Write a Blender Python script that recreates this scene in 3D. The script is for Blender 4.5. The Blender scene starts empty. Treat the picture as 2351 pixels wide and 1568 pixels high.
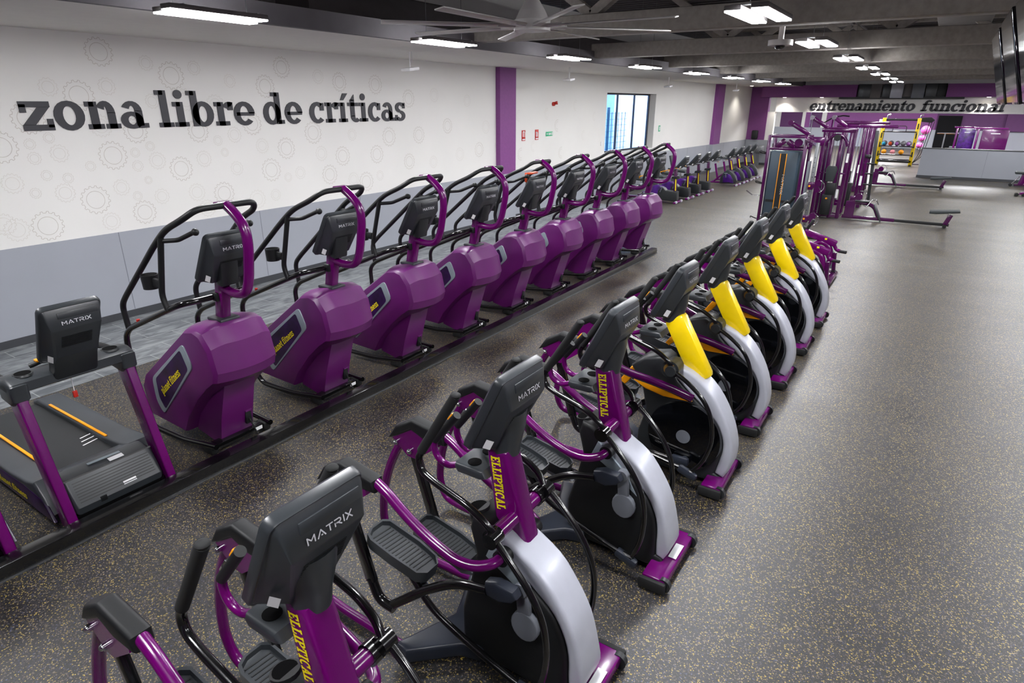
import bpy, bmesh, math, random
from mathutils import Vector, Matrix
from math import sin, cos, pi, radians as rad
random.seed(7)
scene = bpy.context.scene
COL = scene.collection

# ------------------------------------------------------------------ materials
def srgb(c):
    return tuple((v/12.92 if v <= .04045 else ((v+.055)/1.055)**2.4) for v in [x/255. for x in c])+(1,)

def mat(name, rgb, rough=.5, metal=0., coat=0., spec=.5, var=.06, scale=6., bump=0., bscale=200., emit=None, trans=0., coat_rough=.08):
    m = bpy.data.materials.new(name); m.use_nodes = True
    nt = m.node_tree; b = nt.nodes['Principled BSDF']
    c = srgb(rgb)
    tc = nt.nodes.new('ShaderNodeTexCoord')
    if var > 0:
        n = nt.nodes.new('ShaderNodeTexNoise'); n.inputs['Scale'].default_value = scale; n.inputs['Detail'].default_value = 3
        nt.links.new(tc.outputs['Object'], n.inputs['Vector'])
        r = nt.nodes.new('ShaderNodeValToRGB')
        r.color_ramp.elements[0].color = tuple(v*(1-var) for v in c[:3])+(1,)
        r.color_ramp.elements[1].color = tuple(min(1, v*(1+var)) for v in c[:3])+(1,)
        r.color_ramp.elements[0].position = .3; r.color_ramp.elements[1].position = .7
        nt.links.new(n.outputs['Fac'], r.inputs['Fac']); nt.links.new(r.outputs['Color'], b.inputs['Base Color'])
    else:
        b.inputs['Base Color'].default_value = c
    b.inputs['Roughness'].default_value = rough
    b.inputs['Metallic'].default_value = metal
    b.inputs['Specular IOR Level'].default_value = spec
    b.inputs['Coat Weight'].default_value = coat
    b.inputs['Coat Roughness'].default_value = coat_rough
    b.inputs['Transmission Weight'].default_value = trans
    if emit:
        b.inputs['Emission Color'].default_value = srgb(emit[0]); b.inputs['Emission Strength'].default_value = emit[1]
    if bump > 0:
        n2 = nt.nodes.new('ShaderNodeTexNoise'); n2.inputs['Scale'].default_value = bscale
        nt.links.new(tc.outputs['Object'], n2.inputs['Vector'])
        bp = nt.nodes.new('ShaderNodeBump'); bp.inputs['Strength'].default_value = bump; bp.inputs['Distance'].default_value = .002
        nt.links.new(n2.outputs['Fac'], bp.inputs['Height']); nt.links.new(bp.outputs['Normal'], b.inputs['Normal'])
    return m

M = {}
M['purple'] = mat('purple_gloss_paint', (98, 0, 94), .24, .0, .35, spec=.45, coat_rough=.14)
M['deep_purple'] = mat('deep_purple_paint', (72, 2, 70), .22, .1, .5)
M['shroud'] = mat('purple_plastic', (94, 16, 96), .36, 0, .25, spec=.7, coat_rough=.35, bump=.12, bscale=900)
M['black'] = mat('black_gloss_paint', (12, 12, 13), .2, .0, .5)
M['matte_black'] = mat('matte_black_plastic', (17, 19, 21), .5, bump=.1, bscale=700)
M['rubber'] = mat('black_rubber', (22, 23, 24), .75)
M['dark'] = mat('dark_grey_plastic', (48, 52, 56), .34, spec=.7, bump=.08, bscale=800)
M['dark2'] = mat('charcoal_plastic', (36, 39, 41), .42)
M['blue_grey'] = mat('blue_grey_plastic', (44, 49, 60), .35)
M['mid_grey'] = mat('mid_grey_plastic', (112, 116, 124), .4)
M['silver'] = mat('silver_plastic', (184, 187, 198), .32, .1, .25)
M['frame_grey'] = mat('silver_trim', (150, 162, 170), .35, .3)
M['chrome'] = mat('chrome', (215, 215, 220), .15, 1., var=0)
M['yellow'] = mat('yellow_gloss_paint', (247, 212, 4), .28, 0, .5)
M['orange'] = mat('orange_plastic', (246, 160, 10), .4)
M['white'] = mat('white_print', (236, 236, 238), .6)
M['letter_white'] = mat('pale_print', (214, 216, 222), .5)
M['letter_yellow'] = mat('yellow_print', (246, 226, 20), .5)
M['red'] = mat('red_plastic', (190, 40, 30), .5)
M['letter_black'] = mat('black_letter', (44, 44, 50), .45)
M['glass_black'] = mat('dark_screen_glass', (8, 9, 12), .04, 0, .8, var=0)
M['belt'] = mat('treadmill_belt', (36, 38, 40), .6, bump=.3, bscale=500)
M['decal'] = mat('navy_purple_decal', (42, 12, 62), .3, var=.75, scale=9)
M['decal_swirl'] = mat('violet_swirl_shell', (62, 14, 104), .3, var=.75, scale=7)
M['steel'] = mat('brushed_steel', (130, 132, 135), .4, .8)
M['pad'] = mat('charcoal_vinyl', (46, 52, 54), .55)
M['hole_shade'] = mat('painted_hole_shade', (6, 6, 7), .95, spec=.1, var=0)  # flat black discs paint the shade inside cup and bottle holes
M['door_black'] = mat('matte_black_door', (16, 16, 18), .85, spec=.2)
M['tower_shroud'] = mat('slate_blue_plastic', (58, 72, 84), .35)
M['amber'] = mat('amber_plastic', (120, 90, 40), .35)
M['tv_art'] = mat('screen_picture', (60, 12, 80), .08, var=.8, scale=3)
# rubber floor with coloured granules
def floor_mat():
    m = bpy.data.materials.new('speckled_rubber_floor'); m.use_nodes = True
    nt = m.node_tree; N = nt.nodes; L = nt.links; b = N['Principled BSDF']
    tc = N.new('ShaderNodeTexCoord')
    v = N.new('ShaderNodeTexVoronoi'); v.inputs['Scale'].default_value = 165
    L.new(tc.outputs['Object'], v.inputs['Vector'])
    sep = N.new('ShaderNodeSeparateColor'); L.new(v.outputs['Color'], sep.inputs['Color'])
    r = N.new('ShaderNodeValToRGB'); r.color_ramp.interpolation = 'CONSTANT'
    els = r.color_ramp.elements
    els[0].position = 0; els[0].color = srgb((14, 14, 17))
    els[1].position = .36; els[1].color = srgb((22, 22, 26))
    for p, c in ((.58, (36, 35, 36)), (.70, (34, 37, 54)), (.80, (78, 68, 58)), (.865, (156, 136, 66)), (.92, (118, 106, 92)), (.965, (66, 74, 102)), (.985, (180, 152, 56))):
        e = els.new(p); e.color = srgb(c)
    L.new(sep.outputs['Red'], r.inputs['Fac'])
    # wear: broad soft patches of dust
    n = N.new('ShaderNodeTexNoise'); n.inputs['Scale'].default_value = .8; n.inputs['Detail'].default_value = 5
    mp = N.new('ShaderNodeMapping'); mp.inputs['Scale'].default_value = (.35, 1.6, 1)
    L.new(tc.outputs['Object'], mp.inputs['Vector']); L.new(mp.outputs['Vector'], n.inputs['Vector'])
    mr = N.new('ShaderNodeMapRange'); mr.inputs['From Min'].default_value = .35; mr.inputs['From Max'].default_value = .7
    mr.inputs['To Min'].default_value = 0; mr.inputs['To Max'].default_value = .09
    L.new(n.outputs['Fac'], mr.inputs['Value'])
    mx = N.new('ShaderNodeMix'); mx.data_type = 'RGBA'; mx.inputs[7].default_value = srgb((98, 94, 92))
    L.new(mr.outputs['Result'], mx.inputs[0]); L.new(r.outputs['Color'], mx.inputs[6])
    L.new(mx.outputs[2], b.inputs['Base Color'])
    mr2 = N.new('ShaderNodeMapRange'); mr2.inputs['To Min'].default_value = .36; mr2.inputs['To Max'].default_value = .52
    L.new(n.outputs['Fac'], mr2.inputs['Value']); L.new(mr2.outputs['Result'], b.inputs['Roughness'])
    b.inputs['Specular IOR Level'].default_value = .75
    # seams between the rolls every 1.25 m along y
    bp = N.new('ShaderNodeBump'); bp.inputs['Strength'].default_value = .25; bp.inputs['Distance'].default_value = .002
    L.new(v.outputs['Distance'], bp.inputs['Height']); L.new(bp.outputs['Normal'], b.inputs['Normal'])
    return m
M['floor'] = floor_mat()
def tile_mat():
    m = bpy.data.materials.new('slate_floor_tile'); m.use_nodes = True
    nt = m.node_tree; N = nt.nodes; L = nt.links; b = N['Principled BSDF']
    tc = N.new('ShaderNodeTexCoord'); mp = N.new('ShaderNodeMapping'); mp.inputs['Rotation'].default_value = (0, 0, rad(90))
    L.new(tc.outputs['Object'], mp.inputs['Vector'])
    br = N.new('ShaderNodeTexBrick'); br.inputs['Scale'].default_value = 1
    br.inputs['Brick Width'].default_value = .6; br.inputs['Row Height'].default_value = .3
    br.inputs['Mortar Size'].default_value = .0045
    L.new(mp.outputs['Vector'], br.inputs['Vector'])
    mp2 = N.new('ShaderNodeMapping'); mp2.inputs['Scale'].default_value = (3.2, 1.1, 1); mp2.inputs['Rotation'].default_value = (0, 0, rad(35))
    L.new(tc.outputs['Object'], mp2.inputs['Vector'])
    n = N.new('ShaderNodeTexNoise'); n.inputs['Scale'].default_value = 2; n.inputs['Detail'].default_value = 8; n.inputs['Distortion'].default_value = 1.6
    L.new(mp2.outputs['Vector'], n.inputs['Vector'])
    r = N.new('ShaderNodeValToRGB'); e = r.color_ramp.elements
    e[0].position = .35; e[0].color = srgb((84, 88, 92)); e[1].position = .66; e[1].color = srgb((142, 146, 148))
    L.new(n.outputs['Fac'], r.inputs['Fac'])
    mx = N.new('ShaderNodeMix'); mx.data_type = 'RGBA'; L.new(br.outputs['Fac'], mx.inputs[0]); L.new(r.outputs['Color'], mx.inputs[6])
    mx.inputs[7].default_value = srgb((168, 170, 170)); L.new(mx.outputs[2], b.inputs['Base Color'])
    b.inputs['Roughness'].default_value = .4
    return m
M['tile'] = tile_mat()
M['wall_white'] = mat('warm_white_wall_paint', (230, 229, 225), .7, var=.02, scale=1)
M['wall_grey'] = mat('grey_wainscot', (160, 164, 172), .45, var=.02, scale=2)
M['wall_purple'] = mat('purple_wall_paint', (128, 66, 132), .6, var=.05, scale=20)
M['gear_line'] = mat('grey_gear_print', (196, 190, 182), .7, var=.08, scale=30)
M['gear_faint'] = mat('pale_gear_print', (213, 209, 202), .7, var=.05, scale=30)
M['far_white'] = mat('white_band_paint', (246, 245, 241), .7, var=.02)
M['seam'] = mat('panel_joint', (120, 124, 130), .6)
M['baseboard'] = mat('charcoal_baseboard', (62, 64, 68), .5)
M['soffit'] = mat('pale_soffit_paint', (228, 225, 220), .8, var=.02)
M['fascia'] = mat('grey_fascia_paint', (92, 89, 93), .8)
M['deck'] = mat('dark_ceiling_paint', (104, 100, 102), .85)
M['truss'] = mat('fireproofed_steel', (150, 144, 138), .9, var=.12, scale=14, bump=.5, bscale=60)
M['duct'] = mat('painted_duct', (108, 104, 104), .7)
M['fan_white'] = mat('fan_white', (232, 229, 226), .4)
M['lamp'] = mat('lamp_diffuser', (255, 255, 255), .5, var=0, emit=((252, 252, 255), 95))
M['lamp_small'] = mat('downlight_diffuser', (255, 255, 255), .5, var=0, emit=((255, 244, 228), 18))
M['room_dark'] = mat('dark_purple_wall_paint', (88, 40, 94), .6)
M['out_white'] = mat('outside_white_render', (238, 240, 244), .8)
M['out_blue'] = mat('outside_blue_wall', (150, 180, 220), .8)
M['out_ground'] = mat('outside_paving', (150, 165, 185), .9)
M['out_fence'] = mat('green_fence_steel', (30, 78, 100), .6)
M['frame'] = mat('dark_aluminium_frame', (48, 50, 58), .4, .4)
def glass():
    m = bpy.data.materials.new('window_glass'); m.use_nodes = True
    b = m.node_tree.nodes['Principled BSDF']
    b.inputs['Base Color'].default_value = srgb((205, 225, 250)); b.inputs['Transmission Weight'].default_value = 1
    b.inputs['Roughness'].default_value = .0; b.inputs['IOR'].default_value = 1.12
    return m
M['glass'] = glass()

# ------------------------------------------------------------------ mesh builder
def fillet(pts, r=.05, n=5):
    pts = [Vector(p) for p in pts]
    if len(pts) < 3: return pts
    out = [pts[0]]
    for i in range(1, len(pts)-1):
        a, b, c = pts[i-1], pts[i], pts[i+1]
        da, dc = (a-b), (c-b); la, lc = da.length, dc.length
        if la < 1e-6 or lc < 1e-6: continue
        rr = min(r, la*.49, lc*.49)
        p0 = b+da/la*rr; p2 = b+dc/lc*rr
        for k in range(n+1):
            t = k/n; out.append(p0*(1-t)**2+b*2*t*(1-t)+p2*t*t)
    out.append(pts[-1])
    return out

class MB:
    def __init__(s): s.bm = bmesh.new(); s.mi = 0
    def _add(s, tmp, mtx=None):
        if mtx: bmesh.ops.transform(tmp, matrix=mtx, verts=tmp.verts)
        vs = [s.bm.verts.new(v.co) for v in tmp.verts]
        tmp.verts.index_update()
        for f in tmp.faces:
            try:
                nf = s.bm.faces.new([vs[v.index] for v in f.verts]); nf.material_index = s.mi
            except ValueError: pass
        tmp.free(); return s
    def box(s, c, d, bev=0., rot=None, seg=2):
        t = bmesh.new(); bmesh.ops.create_cube(t, size=1)
        for v in t.verts: v.co = Vector((v.co.x*d[0], v.co.y*d[1], v.co.z*d[2]))
        if bev: bmesh.ops.bevel(t, geom=t.edges[:], offset=bev, segments=seg, affect='EDGES', profile=.5)
        m = Matrix.Translation(c)
        if rot: m = m @ Matrix.Rotation(rot[2], 4, 'Z') @ Matrix.Rotation(rot[1], 4, 'Y') @ Matrix.Rotation(rot[0], 4, 'X')
        return s._add(t, m)
    def bar(s, a, b, w, h, bev=0., up=(0, 1, 0)):
        """rectangular bar from a to b; w = size along up, h = size across"""
        a, b = Vector(a), Vector(b); d = b-a; L = d.length; z = d/L
        u = Vector(up); u = (u-z*u.dot(z)).normalized(); x = u.cross(z)
        t = bmesh.new(); bmesh.ops.create_cube(t, size=1)
        for v in t.verts: v.co = Vector((v.co.x*h, v.co.y*w, v.co.z*L))
        if bev: bmesh.ops.bevel(t, geom=t.edges[:], offset=bev, segments=2, affect='EDGES', profile=.5)
        m = Matrix((x, u, z)).transposed().to_4x4(); m.translation = (a+b)/2
        return s._add(t, m)
    def cyl(s, a, b, r, r2=None, seg=16):
        a, b = Vector(a), Vector(b); d = b-a
        t = bmesh.new(); bmesh.ops.create_cone(t, cap_ends=True, segments=seg, radius1=r, radius2=r if r2 is None else r2, depth=d.length)
        m = d.to_track_quat('Z', 'Y').to_matrix().to_4x4(); m.translation = (a+b)/2
        return s._add(t, m)
    def ball(s, c, r, seg=12, sc=(1, 1, 1)):
        t = bmesh.new(); bmesh.ops.create_uvsphere(t, u_segments=seg, v_segments=max(6, seg//2+2), radius=r)
        return s._add(t, Matrix.Translation(c) @ Matrix.Diagonal((*sc, 1)))
    def tube(s, pts, r, fr=.06, seg=12, n=5, sy=1., taper=None):
        P = fillet(pts, fr, n); rings = []; up = None
        for i, p in enumerate(P):
            if i == 0: d = P[1]-p
            elif i == len(P)-1: d = p-P[i-1]
            else: d = (P[i+1]-P[i-1])
            d.normalize()
            if up is None:
                up = Vector((0, 1, 0)) if abs(d.y) < .9 else Vector((0, 0, 1))
            up = (up-d*up.dot(d)).normalized(); x = up.cross(d)
            rr = r if taper is None else r*(taper[0]+(taper[1]-taper[0])*i/(len(P)-1))
            rings.append([s.bm.verts.new(p+x*cos(2*pi*k/seg)*rr+up*sin(2*pi*k/seg)*rr*sy) for k in range(seg)])
        for a, b in zip(rings, rings[1:]):
            for k in range(seg):
                f = s.bm.faces.new([a[k], a[(k+1) % seg], b[(k+1) % seg], b[k]]); f.material_index = s.mi
        for rg in (list(reversed(rings[0])), rings[-1]):
            f = s.bm.faces.new(rg); f.material_index = s.mi
        return s
    def prism(s, poly, y0, y1, bev=0., axis='y', seg=3):
        """extrude a 2D polygon: axis y -> poly in (x,z); axis z -> (x,y); axis x -> (y,z)"""
        t = bmesh.new()
        def p3(p, q):
            return (p[0], q, p[1]) if axis == 'y' else ((p[0], p[1], q) if axis == 'z' else (q, p[0], p[1]))
        a = [t.verts.new(p3(p, y0)) for p in poly]; b = [t.verts.new(p3(p, y1)) for p in poly]
        fa = t.faces.new(a); fb = t.faces.new(list(reversed(b))); n = len(poly)
        for i in range(n): t.faces.new([a[(i+1) % n], a[i], b[i], b[(i+1) % n]])
        bmesh.ops.recalc_face_normals(t, faces=t.faces[:])
        if bev:
            ed = list(set(list(fa.edges)+list(fb.edges)))
            bmesh.ops.bevel(t, geom=ed, offset=bev, segments=seg, affect='EDGES', profile=.5, clamp_overlap=True)
        bmesh.ops.triangulate(t, faces=[f for f in t.faces if len(f.verts) > 4])
        return s._add(t)
    def loft(s, rings, cap=True):
        R = [[s.bm.verts.new(p) for p in r] for r in rings]; n = len(R[0])
        for a, b in zip(R, R[1:]):
            for k in range(n):
                f = s.bm.faces.new([a[k], a[(k+1) % n], b[(k+1) % n], b[k]]); f.material_index = s.mi
        if cap:
            for rg in (list(reversed(R[0])), R[-1]):
                f = s.bm.faces.new(rg); f.material_index = s.mi
        return s
    def quad(s, *p):
        f = s.bm.faces.new([s.bm.verts.new(q) for q in p]); f.material_index = s.mi; return s
    def build(s, name, m, parent=None, ang=35, recalc=True, mirror=False):
        if mirror:
            for v in s.bm.verts: v.co.y = -v.co.y
            for f in s.bm.faces: f.normal_flip()
        if recalc: bmesh.ops.recalc_face_normals(s.bm, faces=s.bm.faces[:])
        me = bpy.data.meshes.new(name); s.bm.to_mesh(me); s.bm.free()
        me.polygons.foreach_set('use_smooth', [True]*len(me.polygons))
        me.set_sharp_from_angle(angle=rad(ang))
        for x in (m if isinstance(m, (list, tuple)) else [m]): me.materials.append(M[x])
        o = bpy.data.objects.new(name, me); COL.objects.link(o)
        if parent: o.parent = parent
        return o

def tag(o, label, cat, group=None, kind=None):
    if label: o['label'] = label
    if cat: o['category'] = cat
    if group: o['group'] = group
    if kind: o['kind'] = kind
    return o
def thing(name, label, cat, loc=(0, 0, 0), rz=0., group=None):
    o = bpy.data.objects.new(name, None); COL.objects.link(o); o.empty_display_size = .2
    o.location = loc; o.rotation_euler = (0, 0, rz)
    return tag(o, label, cat, group)
def struct(o): o['kind'] = 'structure'; return o
KIDS = {}
def copy_tree(o, parent=None):
    c = o.copy(); COL.objects.link(c)
    if parent: c.parent = parent
    for ch in [x for x in bpy.data.objects if x.parent == o]: copy_tree(ch, c)
    return c
def dup(o, label, loc, rz=None, group=None):
    c = copy_tree(o); c['label'] = label; c.location = loc
    if rz is not None: c.rotation_euler = (0, 0, rz)
    if group: c['group'] = group
    return c

# ------------------------------------------------------------------ lettering (drawn stroke by stroke)
def R(a, b, c, d): return ('r', a, b, c, d)
def A(cx, cy, rx, ry, t0, t1, wx, wy): return ('a', cx, cy, rx, ry, t0, t1, wx, wy)
def Pg(*p): return ('p', p)
def St(w, *p): return ('s', w, p)
LOW = {
 'z': (1.0, [R(0, .80, .93, 1), R(0, .62, .19, .9), R(0, 0, .95, .2), R(.76, .1, .95, .40), Pg((.55, .81), (.92, .81), (.38, .19), (.01, .19))]),
 'o': (1.06, [A(.5, .5, .5, .53, 0, 360, .29, .19)]),
 'n': (1.18, [R(0, 0, .55, .18), R(0, .82, .3, 1), R(.13, 0, .41, 1), A(.68, .58, .33, .45, 0, 150, .28, .2), R(.73, 0, 1.01, .6), R(.62, 0, 1.14, .18)]),
 'a': (1.06, [A(.42, .30, .42, .33, 0, 360, .27, .16), R(.56, .08, .84, .66), R(.6, 0, 1.02, .18), A(.46, .64, .38, .39, 0, 155, .27, .18)]),
 'l': (.62, [R(.14, 0, .42, 1.45), R(0, 0, .57, .18), R(0, 1.27, .3, 1.45)]),
 'i': (.62, [R(.14, 0, .42, 1), R(0, 0, .57, .18), R(0, .82, .3, 1), A(.27, 1.3, .17, .18, 0, 360, .17, .18)]),
 'I': (.62, [R(.14, 0, .42, 1), R(0, 0, .57, .18), R(0, .82, .3, 1), Pg((.16, 1.12), (.36, 1.12), (.66, 1.47), (.34, 1.47))]),
 'b': (1.12, [R(.13, 0, .41, 1.45), R(0, 1.27, .3, 1.45), A(.60, .5, .46, .53, 0, 360, .28, .19)]),
 'r': (.86, [R(.13, 0, .41, 1), R(0, 0, .62, .18), R(0, .82, .3, 1), A(.68, .60, .34, .42, 60, 150, .26, .2), R(.60, .66, .84, 1.0)]),
 'e': (1.04, [A(.5, .5, .5, .53, 0, 318, .29, .19), R(.12, .41, .97, .56)]),
 'd': (1.16, [A(.46, .5, .46, .53, 0, 360, .28, .19), R(.65, 0, .93, 1.45), R(.48, 1.27, .8, 1.45), R(.75, 0, 1.1, .18)]),
 'c': (.98, [A(.5, .5, .5, .53, 52, 315, .29, .19), R(.66, .60, .90, .98)]),
 't': (.80, [R(.18, .28, .46, 1.15), Pg((.18, 1.1), (.46, 1.1), (.46, 1.42)), R(0, .82, .74, 1), A(.53, .32, .35, .35, 180, 318, .28, .18)]),
 's': (.86, [A(.41, .74, .39, .29, 25, 270, .26, .17), A(.41, .27, .40, .30, -155, 92, .26, .17), R(.60, .68, .79, 1), R(.01, 0, .19, .32)]),
 'm': (1.8, [R(0, 0, .53, .18), R(0, .82, .3, 1), R(.13, 0, .41, 1), A(.66, .58, .32, .45, 0, 150, .27, .2), R(.71, 0, .98, .6), R(.62, 0, 1.1, .18), A(1.26, .58, .32, .45, 0, 150, .27, .2), R(1.31, 0, 1.58, .6), R(1.22, 0, 1.72, .18)]),
 'u': (1.2, [R(.13, .35, .41, 1), R(0, .82, .3, 1), R(.73, .1, 1.01, 1), R(.6, .82, .88, 1), A(.53, .42, .40, .45, 180, 340, .28, .2), R(.8, 0, 1.15, .18)]),
 'f': (.78, [R(.15, 0, .43, 1.12), R(0, 0, .64, .18), R(0, .82, .68, 1), A(.53, 1.1, .38, .37, 30, 182, .28, .19)]),
 'p': (1.12, [R(.13, -.42, .41, 1), R(0, -.42, .56, -.26), R(0, .82, .3, 1), A(.60, .5, .46, .53, 0, 360, .28, .19)]),
}
CAP = {
 'E': (.92, [R(.1, 0, .36, 1), R(0, 0, .8, .17), R(0, .83, .8, 1), R(.3, .43, .58, .57), R(.66, .1, .8, .34), R(.66, .66, .8, .9)]),
 'L': (.88, [R(.1, 0, .36, 1), R(0, 0, .8, .17), R(0, .83, .5, 1), R(.64, .1, .8, .4)]),
 'I': (.56, [R(.12, 0, .38, 1), R(0, 0, .5, .17), R(0, .83, .5, 1)]),
 'P': (.88, [R(.1, 0, .36, 1), R(0, 0, .5, .17), A(.44, .70, .40, .30, -95, 95, .26, .16), R(0, .84, .46, 1), R(.3, .40, .46, .56)]),
 'T': (.94, [R(.3, 0, .56, 1), R(.15, 0, .71, .17), R(0, .83, .86, 1), R(0, .64, .14, .9), R(.72, .64, .86, .9)]),
 'C': (.94, [A(.46, .5, .46, .52, 48, 312, .27, .17), R(.66, .62, .84, 1)]),
 'A': (1.0, [Pg((.10, .08), (.32, .08), (.58, 1), (.40, 1)), Pg((.62, .08), (.88, .08), (.60, 1), (.40, 1)), R(.28, .28, .7, .42), R(0, 0, .42, .16), R(.54, 0, .98, .16)]),
}
THIN = {
 'M': (1.35, [St(.16, (.08, 0), (.08, .92), (.55, .35), (1.02, .92), (1.02, 0))]),
 'A': (1.25, [St(.16, (.05, 0), (.55, .95), (1.05, 0)), R(.5, .12, .72, .3)]),
 'T': (1.1, [R(0, .84, .95, 1), R(.39, 0, .56, .9)]),
 'R': (1.15, [St(.16, (.08, .92), (.72, .92), (.9, .78), (.9, .56), (.72, .42), (.3, .42)), St(.16, (.45, .42), (.95, 0)), R(0, 0, .16, .55)]),
 'I': (.45, [R(.1, 0, .27, 1)]),
 'X': (1.1, [St(.17, (.05, 0), (.9, 1)), St(.17, (.05, 1), (.9, 0))]),
}
def glyph_polys(shapes):
    out = []
    for s in shapes:
        if s[0] == 'r': out.append([(s[1], s[2]), (s[3], s[2]), (s[3], s[4]), (s[1], s[4])])
        elif s[0] == 'p': out.append(list(s[1]))
        elif s[0] == 's':
            w = s[1]/2; P = [Vector(p) for p in s[2]]
            for a, b in zip(P, P[1:]):
                d = (b-a).normalized(); n = Vector((-d.y, d.x))*w; e = d*w*.6
                out.append([tuple(a-e-n), tuple(b+e-n), tuple(b+e+n), tuple(a-e+n)])
        else:
            _, cx, cy, rx, ry, t0, t1, wx, wy = s; n = max(4, int(abs(t1-t0)/18))
            for k in range(n):
                a, b = rad(t0+(t1-t0)*k/n), rad(t0+(t1-t0)*(k+1)/n); ix, iy = rx-wx, ry-wy
                q = [(cx+rx*cos(a), cy+ry*sin(a)), (cx+rx*cos(b), cy+ry*sin(b))]
                if ix > 1e-4 or iy > 1e-4: q += [(cx+ix*cos(b), cy+iy*sin(b)), (cx+ix*cos(a), cy+iy*sin(a))]
                else: q += [(cx, cy)]
                out.append(q)
    return out
def text(mb, word, org, ux, uy, h, width, th, font=LOW, shear=0.):
    """word from org along ux, letter height h per unit, fitted to width, raised by th"""
    org, ux, uy = Vector(org), Vector(ux).normalized(), Vector(uy).normalized(); nz = ux.cross(uy)
    total = sum(font[c][0] if c != ' ' else .45 for c in word)
    sx = width/total; x = 0
    for c in word:
        if c == ' ': x += .45; continue
        adv, sh = font[c]
        for q in glyph_polys(sh):
            pts = [org+ux*((x+p[0])*sx+shear*p[1]*h)+uy*(p[1]*h) for p in q]
            a = [mb.bm.verts.new(p) for p in pts]; b = [mb.bm.verts.new(p+nz*th) for p in pts]; n = len(q)
            fs = [mb.bm.faces.new(b)]
            if th > .002:
                fs += [mb.bm.faces.new([a[i], a[(i+1) % n], b[(i+1) % n], b[i]]) for i in range(n)]
            for f in fs: f.material_index = mb.mi
        x += adv
    return mb

def arc(cx, cz, r, t0, t1, n=10, sy=1.):
    return [(cx+r*cos(rad(t0+(t1-t0)*k/n)), cz+r*sy*sin(rad(t0+(t1-t0)*k/n))) for k in range(n+1)]
#@@PART2
# ================================================================== ROOM
def xw(y, off=0.): return -8.81+max(0., y-13)*.039+off
def foot(a, b, o1, o2): return [(xw(a, o2), a), (xw(b, o2), b), (xw(b, o1), b), (xw(a, o1), a)]
FY = 33.0      # front face of the far band wall
GEARS = [(4.21, 3.32, 0.16), (5.07, 3.08, 0.17), (3.88, 2.82, 0.17), (3.57, 2.91, 0.1), (4.22, 2.93, 0.1), (4.76, 3.22, 0.09), (5.41, 3.19, 0.09), (5.93, 3.04, 0.09), (6.86, 3.26, 0.15), (6.52, 2.98, 0.16), (7.56, 3.15, 0.11), (8.01, 3.08, 0.15), (8.86, 3.06, 0.16), (9.73, 2.83, 0.16), (5.65, 2.71, 0.14), (4.75, 2.76, 0.09), (2.95, 2.27, 0.17), (3.24, 2.29, 0.06), (3.45, 2.35, 0.06), (3.52, 2.17, 0.1), (3.25, 2.13, 0.07), (4.12, 2.11, 0.17), (4.46, 2.4, 0.15), (5.32, 2.37, 0.15), (6.2, 2.45, 0.16), (3.83, 2.0, 0.06), (4.4, 2.13, 0.06), (4.4, 1.96, 0.07), (4.67, 2.01, 0.11), (4.61, 2.2, 0.06), (4.98, 1.88, 0.16), (5.34, 1.99, 0.11), (5.6, 2.23, 0.07), (5.88, 2.3, 0.11), (6.33, 2.12, 0.11), (6.77, 2.06, 0.16), (7.34, 2.28, 0.17), (7.47, 1.94, 0.12), (7.94, 1.87, 0.16), (8.2, 2.22, 0.1), (9.13, 2.15, 0.17), (8.78, 1.85, 0.16), (9.66, 1.66, 0.15), (9.98, 2.15, 0.16), (7.61, 1.58, 0.16), (6.44, 1.75, 0.17), (5.84, 1.82, 0.1), (5.68, 2.06, 0.06), (2.97, 1.87, 0.11), (3.33, 1.93, 0.06), (3.55, 1.88, 0.06), (3.48, 1.71, 0.11), (3.17, 1.74, 0.06), (3.8, 1.59, 0.17), (4.14, 1.71, 0.1), (4.32, 1.58, 0.06), (4.5, 1.77, 0.05), (4.64, 1.54, 0.1), (5.15, 1.54, 0.12), (5.57, 1.48, 0.16), (6.12, 1.33, 0.14), (6.46, 1.36, 0.09), (6.99, 1.66, 0.1), (6.74, 1.61, 0.07), (8.15, 1.45, 0.12), (8.46, 1.38, 0.17), (8.82, 1.46, 0.09), (2.78, 1.43, 0.12), (3.21, 1.35, 0.17), (3.93, 1.3, 0.11), (4.37, 1.36, 0.15), (2.89, 1.35, 0.13), (5.27, 1.3, 0.12), (3.29, 2.57, 0.17), (4.05, 2.47, 0.13), (5.21, 2.78, 0.14), (10.5, 2.9, .13), (10.9, 2.3, .15), (11.3, 1.7, .14), (12.29, 2.24, 0.14), (12.02, 1.76, 0.16), (11.6, 2.8, .12), (10.4, 1.6, .12), (13.75, 1.56, 0.15), (14.31, 1.72, 0.13), (14.93, 2.5, 0.14), (15.45, 2.2, 0.15), (15.69, 1.49, 0.15), (13.65, 2.47, 0.13), (16.4, 2.7, .14), (16.9, 1.9, .13), (17.5, 2.4, .12)]
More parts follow.
